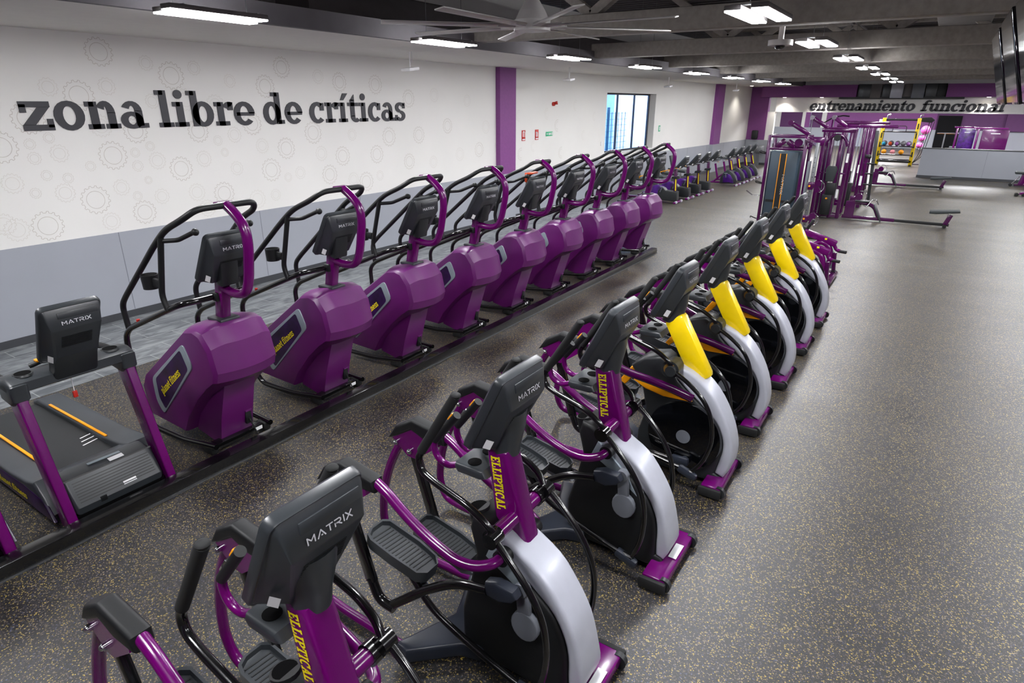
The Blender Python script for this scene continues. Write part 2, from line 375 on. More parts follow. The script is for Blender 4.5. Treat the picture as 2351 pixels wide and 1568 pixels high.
def gear_marks(mb):
    for i, (cy, cz, r) in enumerate(GEARS):
        x = xw(cy, .0015); mb.mi = 1 if r > .14 else 2
        w = .0028 if r > .14 else .0022
        def strip(pts, closed=True):
            n = len(pts)
            for k in range(n if closed else n-1):
                a, b = Vector(pts[k]), Vector(pts[(k+1) % n]); d = (b-a)
                if d.length < 1e-5: continue
                d.normalize(); nn = Vector((-d.y, d.x))*w
                mb.quad((x, *(a-nn)), (x, *(b-nn)), (x, *(b+nn)), (x, *(a+nn)))
        cl = lambda p: (p[0], max(1.155, min(3.5, p[1])))
        strip([cl((cy+.63*r*cos(2*pi*k/28), cz+.63*r*sin(2*pi*k/28))) for k in range(28)])
        nt = 16 if r > .1 else 12; P = []
        for k in range(nt):
            for f, rr in ((0, .9), (.28, .9), (.38, 1.02), (.7, 1.02), (.8, .9)):
                t = 2*pi*(k+f)/nt; P.append(cl((cy+rr*r*cos(t), cz+rr*r*sin(t))))
        strip(P)
    mb.mi = 0
W0, W1 = 18.2, 21.85          # the window opening along y
b = MB()
for a, c in ((-6, 13), (13, W0), (W1, FY)): b.prism(foot(a, c, -.3, 0), 1.15, 5.0, axis='z')
b.prism(foot(W0, W1, -.3, 0), 1.15, 1.3, axis='z'); b.prism(foot(W0, W1, -.3, 0), 3.06, 5., axis='z')
gear_marks(b)
struct(b.build('wall_left', ['wall_white', 'gear_line', 'gear_faint'], recalc=False))
b = MB()
for a, c in ((-6, 13), (13, FY)): b.prism(foot(a, c, -.3, .012), 0, 1.15, axis='z')
b.mi = 1
for y in (1.8, 3.97, 6.11, 8.25, 10.4, 14.3, 16.5, 18.6, 20.8, 23, 25.2, 27.4, 29.6): b.prism(foot(y, y+.008, .011, .014), .1, 1.15, axis='z')
struct(b.build('wall_left_wainscot', ['wall_grey', 'seam']))
b = MB()
for a, c in ((-6, 13), (13, FY)): b.prism(foot(a, c, 0, .028), 0, .095, axis='z')
struct(b.build('baseboard_left', 'baseboard'))
for i, (a, c, d) in enumerate(((12.7, 13.35, .12), (27.75, 28.6, .14))):
    b = MB(); b.prism(foot(a, c, 0, d), 1.15, 3.52, axis='z'); b.mi = 1; b.prism(foot(a, c, 0, d+.01), 0, 1.15, axis='z')
    struct(b.build('wall_left_column', ['wall_purple', 'wall_grey']))
# window: frame, three panes, deep white reveal
b = MB()
b.prism(foot(W0, W0+.03, -.3, -.002), 1.3, 3.06, axis='z'); b.prism(foot(W1-.03, W1, -.3, -.002), 1.3, 3.06, axis='z'); b.prism(foot(W0, W1, -.3, .03), 1.28, 1.31, axis='z')
win = struct(b.build('window_1', 'wall_white'))
b = MB()
for a, w in ((W0+.03, .05), (W0+1.2, .035), (W0+2.42, .035), (W1-.1, .07)): b.prism(foot(a, a+w, -.28, -.22), 1.3, 3.06, axis='z')
b.prism(foot(W0, W1, -.28, -.22), 1.31, 1.36, axis='z'); b.prism(foot(W0, W1, -.28, -.22), 3.01, 3.06, axis='z')
struct(b.build('window_frame', 'frame', win))
b = MB(); b.prism(foot(W0+.03, W1-.03, -.256, -.25), 1.34, 3.03, axis='z'); struct(b.build('window_pane', 'glass', win))
# outside the window
struct(MB().box((-22.5, 22, -.1), (26, 50, .1)).build('ground_outside', 'out_ground'))
b = MB(); b.box((-17, 27, 3), (.3, 30, 6.2)); b.mi = 1; b.box((-16.7, 33.3, 2.0), (.3, 5.6, 3.6)); b.mi = 0
for k in range(10): b.box((-16.75, 26.3, .5+.3*k), (.1, 3, .16))
struct(b.build('wall_outside', ['out_white', 'out_blue']))
fence = thing('mesh_fence', 'green steel mesh fence seen outside through the window', 'fence', (-12.5, 24, 0))
b = MB()
for k in range(26): b.box((0, -4.5+.36*k, 1.3), (.02, .012, 2.2))
for k in range(9): b.box((0, 0, .35+.25*k), (.02, 9.4, .012))
b.build('fence_mesh', 'out_fence', fence)
for y in (-2.3, 0.2, 2.7): MB().box((0, y, 1.3), (.09, .09, 2.6)).build('fence_post', 'out_fence', fence)
o = MB().box((0, 0, .45), (.25, 8.5, .9)).build('planter_wall', 'out_white'); o.location = (-11.6, 24.4, -.05); tag(o, 'low pale wall standing outside below the mesh fence', 'low wall')

# floors
b = MB(); b.box((1., 25, -.05), (16, 62, .1)); b.mi = 1
for yy, ww in ((17.55, .014), (13.4, .005)): b.box((1., yy, .0002), (15.8, ww, .0006))
struct(b.build('floor', ['floor', 'seam']))
struct(MB().box((-8.4, 5.5, -.048), (2.8, 23, .1)).build('floor_tiles', 'tile'))
struct(MB().box((-9.5, 36.5, -.05), (5., 39, .1)).build('floor_far', 'floor'))
# soffit along the left wall and its fascia
def xs(y, o=0.): return -6.15+max(0., y-13)*.02+o
b = MB()
for a, c in ((-6, 13), (13, FY)): b.prism([(xs(a), a), (xs(c), c), (xw(c, -.3), c), (xw(a, -.3), a)], 3.52, 3.6, axis='z')
struct(b.build('ceiling_soffit', 'soffit'))
b = MB()
for a, c in ((-6, 13), (13, FY)): b.prism([(xs(a, .03), a), (xs(c, .03), c), (xs(c, -.05), c), (xs(a, -.05), a)], 3.515, 3.72, axis='z')
struct(b.build('trim_1', 'fascia'))
b = MB(); b.box((0, 14, 5.15), (19, 42, .1))
for k in range(130): b.box((0, -5.5+.3*k, 5.06), (18.6, .13, .08))
struct(b.build('ceiling', 'deck'))
# right, rear and far walls
b = MB(); b.box((9.1, 14, 3.1), (.2, 42, 3.9)); b.mi = 1; b.box((9.1, 14, .575), (.22, 42, 1.15)); struct(b.build('wall_right', ['wall_purple', 'wall_grey']))
b = MB(); b.box((0, -6.1, 3.1), (19, .2, 3.9)); b.mi = 1; b.box((0, -6.1, .575), (19, .22, 1.15)); struct(b.build('wall_rear', ['wall_purple', 'wall_grey']))
b = MB()
b.box((1.07, FY+.15, 2.735), (15.86, .3, .63)); b.box((-7.03, FY+.15, 1.785), (.34, .3, 1.27))
b.box((.5, FY+.15, 4.3), (18.6, .3, 2.5))
b.mi = 1; b.box((-7.61, FY+.12, 2.33), (.84, .36, 2.36)); b.mi = 2; b.box((-7.45, FY+.12, .575), (1.2, .36, 1.15))
struct(b.build('wall_far', ['far_white', 'wall_purple', 'wall_grey']))
b = MB(); b.box((-5.5, FY-.25, 3.31), (3.95, .5, .5)); b.box((4.4, FY-.25, 3.31), (9.3, .5, .5)); struct(b.build('trim_2', 'wall_purple'))
struct(MB().box((-7.45, FY-.07, .05), (1.2, .03, .1)).build('baseboard_far', 'baseboard'))
# grey painted ventilation casing in the middle of the bulkhead
cas = thing('ventilation_casing', 'grey metal ventilation casing above the lettered band, between the purple bulkheads', 'air duct', (-1.9, FY-.3, 3.03))
for x, w, d, m in ((-1.35, .5, .3, 'dark'), (-.9, .4, .36, 'duct'), (-.5, .3, .3, 'dark'), (-.12, .45, .42, 'silver'), (.3, .3, .3, 'duct'), (.65, .45, .4, 'mid_grey'), (1.1, .4, .3, 'dark'), (1.45, .35, .25, 'matte_black')):
    MB().box((x, -d/2+.25, .27), (w, d, .56), .01).build('casing_panel', m, cas)
MB().box((0, .12, .0), (4.6, .35, .09)).build('black_grille', 'matte_black', cas)
# built room standing in for the reflection in the far wall mirror
b = MB(); b.box((-3.92, 52.1, 2.4), (6.65, .2, 2.4)); struct(b.build('wall_mirrored_room', 'wall_purple'))
b = MB(); b.box((4.5, 52.1, 2.4), (10.2, .2, 2.4)); b.box((3.9, 51.85, 2.4), (1.6, .3, 2.4)); struct(b.build('wall_mirrored_room_dark', 'room_dark'))
b = MB(); b.box((-11, 52.1, 2.4), (1.7, .2, 2.4)); b.box((-8.75, 52., 2.4), (.22, .3, 2.4)); b.box((-7.4, 52., 2.4), (.3, .3, 2.4)); b.mi = 1; b.box((-9.6, 52.08, 2.4), (1.5, .2, 2.4)); b.box((-7.9, 52.08, 2.4), (.8, .2, 2.4)); b.mi = 2; b.box((-8.5, 52., 2.4), (.35, .26, 2.4))
struct(b.build('wall_mirrored_room_left', ['wall_white', 'room_dark', 'wall_purple']))
struct(MB().box((-1, 52.05, .6), (22, .3, 1.2)).build('wall_mirrored_room_wainscot', 'wall_grey'))
struct(MB().box((-11.9, 43, 2), (.2, 18.6, 4)).build('wall_mirrored_room_side', 'wall_white'))
struct(MB().box((9.1, 43, 2), (.2, 18.6, 4)).build('wall_mirrored_room_right', 'wall_purple'))
struct(MB().box((-1.4, 43, 3.65), (21.2, 19, .1)).build('ceiling_mirrored_room', 'soffit'))
b = MB(); b.box((.14, 51.85, 1.05), (1.3, .1, 2.1), .01); dr = struct(b.build('door_1', 'door_black'))
struct(MB().cyl((-.4, 51.76, 1.0), (.6, 51.76, 1.0), .025).build('push_bar', 'orange', dr))
o = MB().box((0, 0, 0), (.42, .04, .14), .005).build('exit_sign', 'red'); M['green'] = mat('green_sign', (30, 130, 92), .5, emit=((40, 170, 120), .35)); o.data.materials[0] = M['green']; o.location = (.2, 51.9, 2.3); tag(o, 'small mirrored green exit sign over the black double door', 'sign')

# half wall in front of the mirrored room
b = MB(); b.box((2.3, 31.0, .56), (5.8, .16, 1.12)); b.mi = 1; b.box((2.3, 31.0, 1.135), (5.86, .2, .03)); b.box((2.3, 31.0, .045), (5.84, .2, .09)); b.mi = 2; b.box((1.55, 30.915, .6), (.008, .006, 1.0))
struct(b.build('wall_partition', ['wall_grey', 'baseboard', 'seam']))

# lettering
def lettering(name, label, cat, words, org, ux, uy, h, th, m, font=LOW, shear=0., part='word', bold=0.):
    t = thing(name, label, cat, org)
    for w, s0, s1 in words:
        b = MB(); text(b, w, Vector(ux)*s0, ux, uy, h, s1-s0, th, font, shear)
        if bold: text(b, w, Vector(ux)*(s0+bold)+Vector(uy)*bold*.6, ux, uy, h*.96, s1-s0, th*.97, font, shear)
        o = b.build(part, m, t, recalc=th > .002)
    return t
lettering('wall_lettering', 'large black slab-serif words zona libre de críticas raised on the white left wall', 'lettering', [('zona', 0, 1.44), ('libre', 1.57, 3.06), ('de', 3.2, 3.95), ('crIticas', 4.08, 6.4)], (-8.808, 3.22, 2.435), (0, 1, 0), (0, 0, 1), .318, .014, 'letter_black')
lettering('wall_lettering', 'black slanted words entrenamiento funcional on the white band over the mirrored room', 'lettering', [('entrenamiento', 0, 4.12), ('funcional', 4.36, 7.2)], (-5.41, FY-.005, 2.50), (1, 0, 0), (0, 0, 1), .30, .02, 'letter_black', shear=.2, bold=.022)

# roof trusses
def truss(y, off, label):
    t = thing('roof_truss', label, 'roof truss', (0, y, 3.6), group='steel roof trusses across the hall')
    MB().box((1.5, 0, .13), (15.4, .26, .26), .02).build('bottom_chord', 'truss', t)
    MB().box((1.5, 0, 1.22), (15.4, .24, .2), .02).build('top_chord', 'truss', t)
    x = -6.1+off; k = 0
    while x < 8.6:
        x2 = min(x+1.3, 9)
        a, c = ((x, 0, .26), (x2, 0, 1.13)) if k % 2 else ((x, 0, 1.13), (x2, 0, .26))
        MB().bar(a, c, .14, .12, .01).build('web_member', 'truss', t)
        x = x2; k += 1
    return t
for i, (y, off, lb) in enumerate(((8.4, .55, 'pale grey steel roof truss nearest the camera, behind the ceiling fan'), (12.4, 1.25, 'second roof truss back from the camera'), (16.4, .4, 'third roof truss back from the camera'),
        (20.5, .9, 'fourth roof truss back from the camera'), (24.5, .3, 'fifth roof truss back from the camera'), (28.6, .8, 'farthest roof truss, just before the far wall'))): truss(y, off, lb)
def duct(name, label, pts, r, sy=1.): 
    o = MB().tube(pts, r, .3, 18, sy=sy).build(name, 'duct'); return tag(o, label, 'air duct')
duct('round_duct', 'thick round grey duct lying above the left soffit', [(-7.6, 6.2, 3.96), (-7.6, 31, 3.96)], .34)
o = MB().box((0, 0, 0), (1.2, 27, .5), .02).build('rectangular_duct', 'duct'); o.location = (4.6, 17.5, 4.45); tag(o, 'broad rectangular duct running under the roof at right', 'air duct', 'broad rectangular ducts')
o = MB().box((0, 0, 0), (.9, 27, .45), .02).build('rectangular_duct', 'duct'); o.location = (-.1, 17.5, 4.5); tag(o, 'rectangular duct running above the middle row of lights', 'air duct', 'broad rectangular ducts')
for i, (x, y, lb) in enumerate(((1.6, 10.6, 'dark louvred vent nearest the camera under the roof'), (1.7, 14.6, 'dark louvred vent between the second and third trusses'), (2.0, 18.4, 'small dark louvred vent farther back under the roof'))):
    v = thing('ceiling_vent', lb, 'vent', (x, y, 4.25), group='louvred vents under the roof')
    MB().box((0, 0, .12), (.7, .5, .24), .01).build('vent_box', 'duct', v)
    b = MB(); [b.box((0, -.18+.09*k, -.005), (.6, .03, .02)) for k in range(5)]; b.build('louvre', 'matte_black', v)
for i, x in enumerate((-2.6, -2.45, 5.2)): tag(MB().tube([(x, 1, 4.75), (x, 31, 4.75)], .04, seg=8).build('roof_pipe', 'duct'), ('thin pipe running under the roof deck left of the middle lights', 'second thin pipe beside the first under the roof deck', 'thin pipe under the roof deck at far right')[i], 'pipe')

# ceiling lights
def lightpair(x, y, label, L=.92, w=.13, gap=.25, sk=-.07, group='paired panel lights'):
    t = thing('ceiling_light', label, 'ceiling light', (x, y, 3.45), group=group)
    for k, (dx, dy) in enumerate(((-gap/2, -sk/2), (gap/2, sk/2))):
        h = MB().box((dx, dy, .03), (w+.012, L+.012, .04), .008).build('housing', 'duct', t)
        MB().box((dx, dy, .004), (w, L, .012)).build('diffuser', 'lamp', t)
    b = MB()
    for yy in (-L*.38, L*.38): b.cyl((0, yy, .05), (0, yy, 1.6), .003, seg=6)
    b.box((0, -L*.38, .056), (gap+w*.6, .02, .01)); b.box((0, L*.38, .056), (gap+w*.6, .02, .01))
    b.build('hanger', 'steel', t)
    return t
def cp(o, lb, loc): return dup(o, lb, loc)
la = lightpair(-5.6, 3.7, 'paired ceiling light above the words zona libre, nearest in the left row')
names = ['second', 'third', 'fourth', 'fifth', 'sixth', 'seventh', 'eighth', 'ninth']
for i in range(7): cp(la, '%s paired light from the camera in the row beside the soffit' % names[i], (-5.52+.03*i, 6.83+3.25*i, 3.45))
lb_ = lightpair(-1.52, 6.15, 'largest paired panel light in the middle row, nearest the camera', w=.125, gap=.23)
for i in range(6): cp(lb_, '%s paired light from the camera in the middle row' % names[i], (-1.55-.02*i, 9.3+3.25*i, 3.45))
# downlights under the purple bulkhead
for i, (x, lb) in enumerate(((-6.47, 'round downlight at the left end of the purple bulkhead'), (-4.9, 'round downlight in the purple bulkhead over entrenamiento'), (1.2, 'round downlight in the right purple bulkhead'))):
    t = thing('downlight', lb, 'downlight', (x, FY-.33, 3.06), group='small round downlights')
    MB().cyl((0, 0, -.012), (0, 0, .0), .085, seg=20).build('bezel', 'white', t); MB().cyl((0, 0, -.016), (0, 0, -.011), .068, seg=20).build('diffuser', 'lamp_small', t)
    l = bpy.data.lights.new('downlight_beam', 'SPOT'); l.energy = 70; l.spot_size = rad(120); l.spot_blend = .7; l.shadow_soft_size = .05; l.color = (1, .94, .86)
    lo = bpy.data.objects.new('downlight_beam', l); COL.objects.link(lo); lo.parent = t; lo.location = (0, 0, -.03)

t = thing('downlight', 'round downlight in the soffit at the far end of the left wall', 'downlight', (-7.5, 30.6, 3.515), group='small round downlights')
MB().cyl((0, 0, -.012), (0, 0, .0), .085, seg=20).build('bezel', 'white', t); MB().cyl((0, 0, -.016), (0, 0, -.011), .068, seg=20).build('diffuser', 'lamp_small', t)
for yy in (-.0,):
    lo = bpy.data.objects.new('downlight_beam', l); COL.objects.link(lo); lo.parent = t; lo.location = (0, 0, -.03)
# big ceiling fan
fan = thing('ceiling_fan', 'large white eight-bladed ceiling fan hanging before the first roof truss', 'ceiling fan', (-3.40, 5.50, 3.40))
MB().cyl((0, 0, -.02), (0, 0, .07), .17, seg=28).build('hub', 'fan_white', fan)
b = MB(); b.cyl((0, 0, .07), (0, 0, .15), .16, .12, 24); b.cyl((0, 0, .15), (0, 0, .28), .12, .035, 24); b.cyl((0, 0, .28), (0, 0, 1.65), .028, seg=12); b.build('motor_and_rod', 'fan_white', fan)
for k in range(8):
    t = rad(1+45*k); b = MB(); b.box((.76, 0, .02), (1.24, .095, .012), .004, rot=(rad(10), 0, 0)); b.box((.22, 0, .02), (.22, .07, .03), .006)
    o = b.build('fan_blade', 'fan_white', fan); o.rotation_euler = (0, 0, t)
# other hanging devices
d = thing('dome_camera', 'small white dome camera on a white pole by the middle lights', 'camera', (-1.86, 8.68, 3.45))
MB().box((0, 0, .8), (.06, .06, 1.62), .01).build('pole', 'fan_white', d)
MB().cyl((0, 0, -.04), (0, 0, .02), .14, seg=24).build('housing', 'fan_white', d); MB().ball((0, 0, -.05), .06, sc=(1, 1, .6)).build('dome', 'glass_black', d)
for i, (x, y, lb) in enumerate(((-7.4, 8.25, 'white box sensor hanging over the end of críticas'), (-7.4, 13.6, 'white box sensor hanging right of the first purple column'), (-7.4, 20.0, 'white box sensor hanging above the window'), (-7.2, 27.0, 'white box sensor hanging beside the far purple column'))):
    s = thing('hanging_sensor', lb, 'sensor', (x, y, 3.26), group='white sensors hung from the soffit')
    b = MB(); b.cyl((0, 0, .02), (0, 0, .26), .008, seg=8); b.cyl((0, .05, .1), (0, .05, .26), .004, seg=6); b.build('rod', 'white', s)
    MB().box((0, 0, 0), (.2, .24, .05), .015, rot=(.12, 0, 0)).build('sensor_box', 'white', s)

# things on the left wall
def wall_sign(name, label, y, z, w, h, m, marks, mm='white'):
    t = thing(name, label, 'sign', (xw(y, .0), y, z))
    MB().box((.005, 0, 0), (.01, w, h), .001).build('plate', m, t)
    b = MB()
    for (a, c, ww, hh) in marks: b.box((.0115, a*w, c*h), (.003, ww*w, hh*h))
    b.build('pictogram', mm, t); return t
wall_sign('fire_sign', 'red fire extinguisher sign, nearer the purple column', 13.85, 2.0, .16, .25, 'red', [(-.15, .12, .22, .5), (.0, .36, .3, .1), (.28, .1, .12, .5), (0, -.38, .8, .12)])
wall_sign('fire_sign', 'red fire hose sign beside the green exit sign', 14.45, 2.0, .16, .25, 'red', [(-.1, .2, .5, .12), (.15, .0, .2, .4), (-.2, .05, .18, .5), (0, -.38, .8, .12)])
wall_sign('exit_sign', 'long green exit sign with white arrow and running figure on left wall', 15.05, 2.0, .34, .11, 'green', [(-.35, 0, .16, .2), (-.42, 0, .05, .5), (-.08, 0, .1, .5), (.06, 0, .1, .5), (.2, 0, .08, .5), (.38, 0, .1, .7)])
wall_sign('exit_sign', 'small upright green exit sign right of the window', 22.3, 1.94, .16, .2, 'green', [(-.1, 0, .3, .7), (.25, 0, .15, .6)])
t = thing('alarm_sounder', 'red alarm sounder on the white wall between column and window', 'alarm', (xw(15.2), 15.2, 2.74))
MB().cyl((0, 0, 0), (.05, 0, 0), .05, seg=16).build('base', 'red', t); MB().cyl((.05, .03, .02), (.11, .05, .03), .035, .045, 14).build('horn', 'red', t)
o = MB().box((.01, 0, 0), (.02, .08, .12), .005).build('thermostat', 'white'); o.location = (xw(18.), 18.0, 1.62); tag(o, 'small white thermostat left of the window', 'thermostat')
o = MB().box((0, 0, 0), (.28, .16, .4), .04).build('towel_dispenser', 'matte_black'); o.location = (-7.62, FY-.14, 1.38); tag(o, 'black paper towel dispenser on the far purple wall pier', 'dispenser')
t = thing('drinking_fountain', 'grey steel drinking fountain at the far wall behind the bikes', 'drinking fountain', (-7.3, 32.5, 0))
MB().box((0, 0, .75), (.5, .35, .32), .02).build('basin', 'steel', t); MB().box((0, .1, .3), (.18, .1, .6)).build('pedestal', 'steel', t); MB().box((-.08, -.18, .8), (.12, .02, .16), .01).build('bottle_filler', 'matte_black', t)
# low rail box between treadmill/climber row and aisle
t = thing('floor_trunking', 'long black metal trunking on the floor before the treadmills and climbers', 'trunking', (-4.27, 4.0, 0))
MB().box((-.06, 1.0, .05), (.12, 13.4, .1), .006).build('cover', 'black', t); MB().box((.003, 1.0, .004), (.012, 13.4, .008)).build('edge_strip', 'steel', t)
# television screens
def tv(y, label):
    t = thing('television', label, 'television', (.46, y, 2.76), group='televisions hung over the aisle')
    th = math.atan2(.15, .51)
    b = MB(); b.box((0, 0, .36), (.045, 1.25, .72), .008, rot=(0, 0, 0)); o = b.build('casing', 'glass_black', t); o.rotation_euler = (0, -th, 0)
    sc_ = MB().box((-.024, 0, .36), (.004, 1.21, .68)).build('screen', 'glass_black', t); sc_.rotation_euler = (0, -th, 0)
    m_ = MB(); m_.cyl((.03, 0, .4), (.12, 0, 2.3), .025, seg=10); m_.box((.04, 0, .4), (.06, .3, .25)); m_.build('mount', 'matte_black', t)
    return t
tv(7.12, 'hung flat television, second from the right edge of the photo'); tv(8.75, 'hung flat television farthest from the camera'); tv(5.5, 'hung flat television cut off by the right edge')
#@@PART3
# ================================================================== MACHINES
# machine frame: x forward (screen's back faces +x), y to the side, z up
def console(t, cx, cz, tilt, w=.37, h=.46, neck=None, top='dark', wm='letter_white', label=True, wide_text=.18, y=0., tp=.6):
    """touch-screen console: screen on the rear side, bulging shell with lettering on the front"""
    n = Vector((cos(tilt), 0, -sin(tilt))); v = Vector((sin(tilt), 0, cos(tilt))); u = Vector((0, 1, 0)); c = Vector((cx, y, cz))
    def ring(hw, vb, vt, d, r, off=0, taper=1.):
        pts = []
        for sx, sv, a0 in ((1, 1, 0), (-1, 1, 90), (-1, -1, 180), (1, -1, 270)):
            cv = (vt-r) if sv > 0 else (vb+r)
            for k in range(4):
                a = rad(a0+30*k); vv = cv+r*sin(a); f = taper+(1-taper)*(vv-vb)/(vt-vb)
                pts.append(c+u*((sx*(hw-r)+r*cos(a))*f)+v*(vv+off)+n*d)
        return pts
    H = h/2; W = w/2
    b = MB(); b.loft([ring(W-.012, -H+.012, H-.012, -.022, .03), ring(W, -H, H, -.012, .035), ring(W, -H, H, .018, .035), ring(W-.006, -H+.006, H-.004, .026, .03)]); bez = b.build('bezel', top, t, ang=40)
    b = MB(); b.loft([ring(W-.008, -H+.008, H-.006, .022, .03), ring(W-.016, -H+.02, H-.022, .042, .02, 0, .92), ring(W-.034, -H+.06*tp, H-.112, .104, .012, 0, tp), ring(W-.046, -H+.066*tp, H-.126, .106, .01, 0, tp-.04)])
    sh = b.build('console_shell', top, t, ang=28)
    MB().loft([ring(W-.03, -H+.03, H-.03, -.0225, .015), ring(W-.03, -H+.03, H-.03, -.0245, .015)]).build('screen', 'glass_black', t)
    # facet frame for lettering: from (v=H-.03, n=.045) to (v=H-.115, n=.104)
    p0 = c+v*(H-.022)+n*.042; p1 = c+v*(H-.112)+n*.104; d = (p1-p0).normalized(); fn = Vector((-d.z, 0, d.x))
    if fn.x*n.x+fn.z*n.z < 0: fn = -fn
    uy = -d; o = p0+d*.088+fn*.0035
    b = MB(); text(b, 'MATRIX', o+u*(-wide_text/2+.008), u, uy, .024, wide_text, .001, THIN); b.build('lettering', wm, t, recalc=False)
    # raised speaker panel above the lettering
    b = MB(); q0 = p0+d*.004; b.bar(q0+u*-.095+fn*.001+d*.024, q0+u*(W-.04)+fn*.001+d*.024, .04, .007, .002, up=d); b.build('speaker_panel', top, t)
    # slotted vent on the back
    b = MB(); vc = c+v*(H-.185)+n*.1085
    for k in range(9): b.bar(vc-v*.011*k-u*(W-.095), vc-v*.011*k+u*(W-.095), .0035, .003, up=v)
    b.build('vent_slots', 'matte_black', t)
    if label: 
        q = c-u*(W-.05)-v*(H-.06)+n*.075; sn = (n*.55-u*.8).normalized()
        b = MB(); b.mi = 0; e = v*.028; f = sn.cross(v).normalized()*.018; q = c-u*(W-.043)-v*(H-.085)+n*.0805+sn*.004
        b.quad(q-e-f, q+e-f, q+e+f, q-e+f); b.build('data_sticker', 'white', t, recalc=False)
    return c, n, v

def crescent_poly(outer, inner): return outer+list(reversed(inner))
def smooth(pts, n=3):
    """open Catmull-Rom through 2D points"""
    P = [Vector(p) for p in pts]; out = []
    for i in range(len(P)-1):
        p0 = P[max(0, i-1)]; p1 = P[i]; p2 = P[i+1]; p3 = P[min(len(P)-1, i+2)]
        for k in range(n):
            s = k/n; out.append(tuple(.5*((2*p1)+(-p0+p2)*s+(2*p0-5*p1+4*p2-p3)*s*s+(-p0+3*p1-3*p2+p3)*s**3)))
    out.append(tuple(P[-1])); return out

def common_elliptical(t, yellow):
    # front foot with black end caps
    MB().box((-.08, 0, .06), (.15, .53, .06), .012).build('front_foot', 'purple', t)
    for s in (-1, 1):
        MB().box((-.082, s*.282, .048), (.17, .035, .075), .014).build('foot_cap', 'rubber', t)
        MB().cyl((-.02, s*.23, .05), (-.02, s*.262, .05), .045, seg=18).build('transport_wheel', 'dark2', t)
    # console, neck, cup tray
    console(t, -.61, 1.462, rad(26), w=.36, h=.44, y=.048)
    b = MB(); ring = lambda x, z, a, c: [(x+a*cos(2*pi*k/20), .035+c*sin(2*pi*k/20), z) for k in range(20)]
    b.loft([ring(-.592, 1.215, .076, .064), ring(-.58, 1.29, .076, .066), ring(-.56, 1.36, .07, .08), ring(-.54, 1.44, .05, .09)]); b.build('neck', 'dark', t)
    b = MB(); b.prism([(-.81, 1.115), (-.79, 1.085), (-.66, 1.085), (-.62, 1.10), (-.64, 1.14), (-.80, 1.14)], -.085, .155, .018); tr = b.build('cup_tray', 'dark', t)
    for s in (-1, 1): MB().cyl((-.72, .03+s*.06, 1.136), (-.72, .03+s*.06, 1.143), .034, seg=20).build('cup_recess', 'hole_shade', tr)
    for s in (-1, 1):
        g = MB().tube([(-.78, .03+s*.07, 1.115), (-.87, .03+s*.085, 1.08), (-.93, .03+s*.09, 1.11), (-.95, .03+s*.09, 1.17), (-.935, .03+s*.09, 1.22), (-.92, .03+s*.09, 1.235)], .017, .05).build('grip_loop', 'purple', t)
        h = MB().tube([(-.94, .03+s*.09, 1.205), (-.80, .03+s*.085, 1.38)], .021, seg=14).build('pulse_grip', 'matte_black', t)
        MB().box((-.895, .03+s*.089, 1.285), (.018, .03, .085), .006, rot=(0, rad(38), 0)).build('contact_plate', 'chrome', h)
        MB().box((-.832, .03+s*.086, 1.366), (.012, .028, .05), .004, rot=(0, rad(38), 0)).build('grip_marking', 'orange', h)
    # moving arms: soft grip above, glossy curved lever below
    for s in (-1, 1):
        top = [(-.66, s*.235, 1.59), (-.87, s*.235, 1.255)]
        lever = MB().tube([(-.86, s*.235, 1.265), (-.895, s*.235, 1.21), (-.875, s*.24, 1.15), (-.80, s*.24, 1.115), (-.60, s*.24, 1.06), (-.51, s*.235, 1.0), (-.47, s*.22, .94)], .0175, .05).build('arm_lever', 'black', t)
        MB().tube(top, .0225, seg=14).ball((-.659, s*.235, 1.592), .0228, sc=(1, 1, .6)).build('foam_grip', 'rubber', lever)
        if yellow: low = [(-.47, s*.235, .93), (-.35, s*.24, .87), (-.23, s*.24, .775), (-.165, s*.24, .68), (-.13, s*.24, .56), (-.12, s*.24, .42), (-.17, s*.24, .25), (-.24, s*.24, .15)]
        else: low = [(-.47, s*.235, .94), (-.39, s*.24, .87), (-.28, s*.24, .75), (-.205, s*.24, .62), (-.175, s*.24, .46), (-.19, s*.24, .28), (-.235, s*.24, .15)]
        MB().tube(low, .0165, .12).build('lower_lever', 'black', t)
    # rear frame: uprights, fixed hand rails, knee caps, swinging links
    for s in (-1, 1):
        MB().tube([(-1.46, s*.27, .92), (-1.60, s*.27, .68), (-1.69, s*.28, .43), (-1.715, s*.285, .20), (-1.66, s*.29, .06), (-1.5, s*.295, .045), (-1.0, s*.305, .045)], .027, .14).build('rear_upright', 'purple', t)
        pl = MB().prism([(-1.535, .89), (-1.43, 1.0), (-1.20, .975), (-1.20, .92), (-1.36, .80), (-1.42, .80)], s*.27-.03, s*.27+.03).build('link_bracket', 'purple', t)
        for bx, bz in ((-1.50, .875), (-1.395, .845)):
            MB().cyl((bx, s*.27-.045, bz), (bx, s*.27+.045, bz), .017, seg=14).ball((bx, s*.27-.045, bz), .014).ball((bx, s*.27+.045, bz), .014).build('bolt', 'chrome', pl)
        MB().prism([(-1.575, .875), (-1.50, .985), (-1.37, 1.06), (-1.14, 1.025), (-1.135, .955), (-1.28, .95), (-1.38, .985), (-1.5, .91)], s*.27-.042, s*.27+.042, .02).build('frame_cap', 'matte_black', t)
        MB().bar((-1.395, s*.27, .84), (-1.245, s*.27, .34), .04, .065, .01).tube([(-1.25, s*.27, .36), (-1.205, s*.27, .24), (-1.10, s*.265, .225)], .028, .06).build('swing_link', 'black', t)
    MB().prism([(-1.04, -.34), (-.95, -.355), (-.74, -.16), (-.62, -.13), (-.62, .13), (-.74, .16), (-.95, .355), (-1.04, .34), (-.99, .22), (-.90, 0), (-.99, -.22)], .0, .095, .02, axis='z').build('rear_base', 'blue_grey', t)

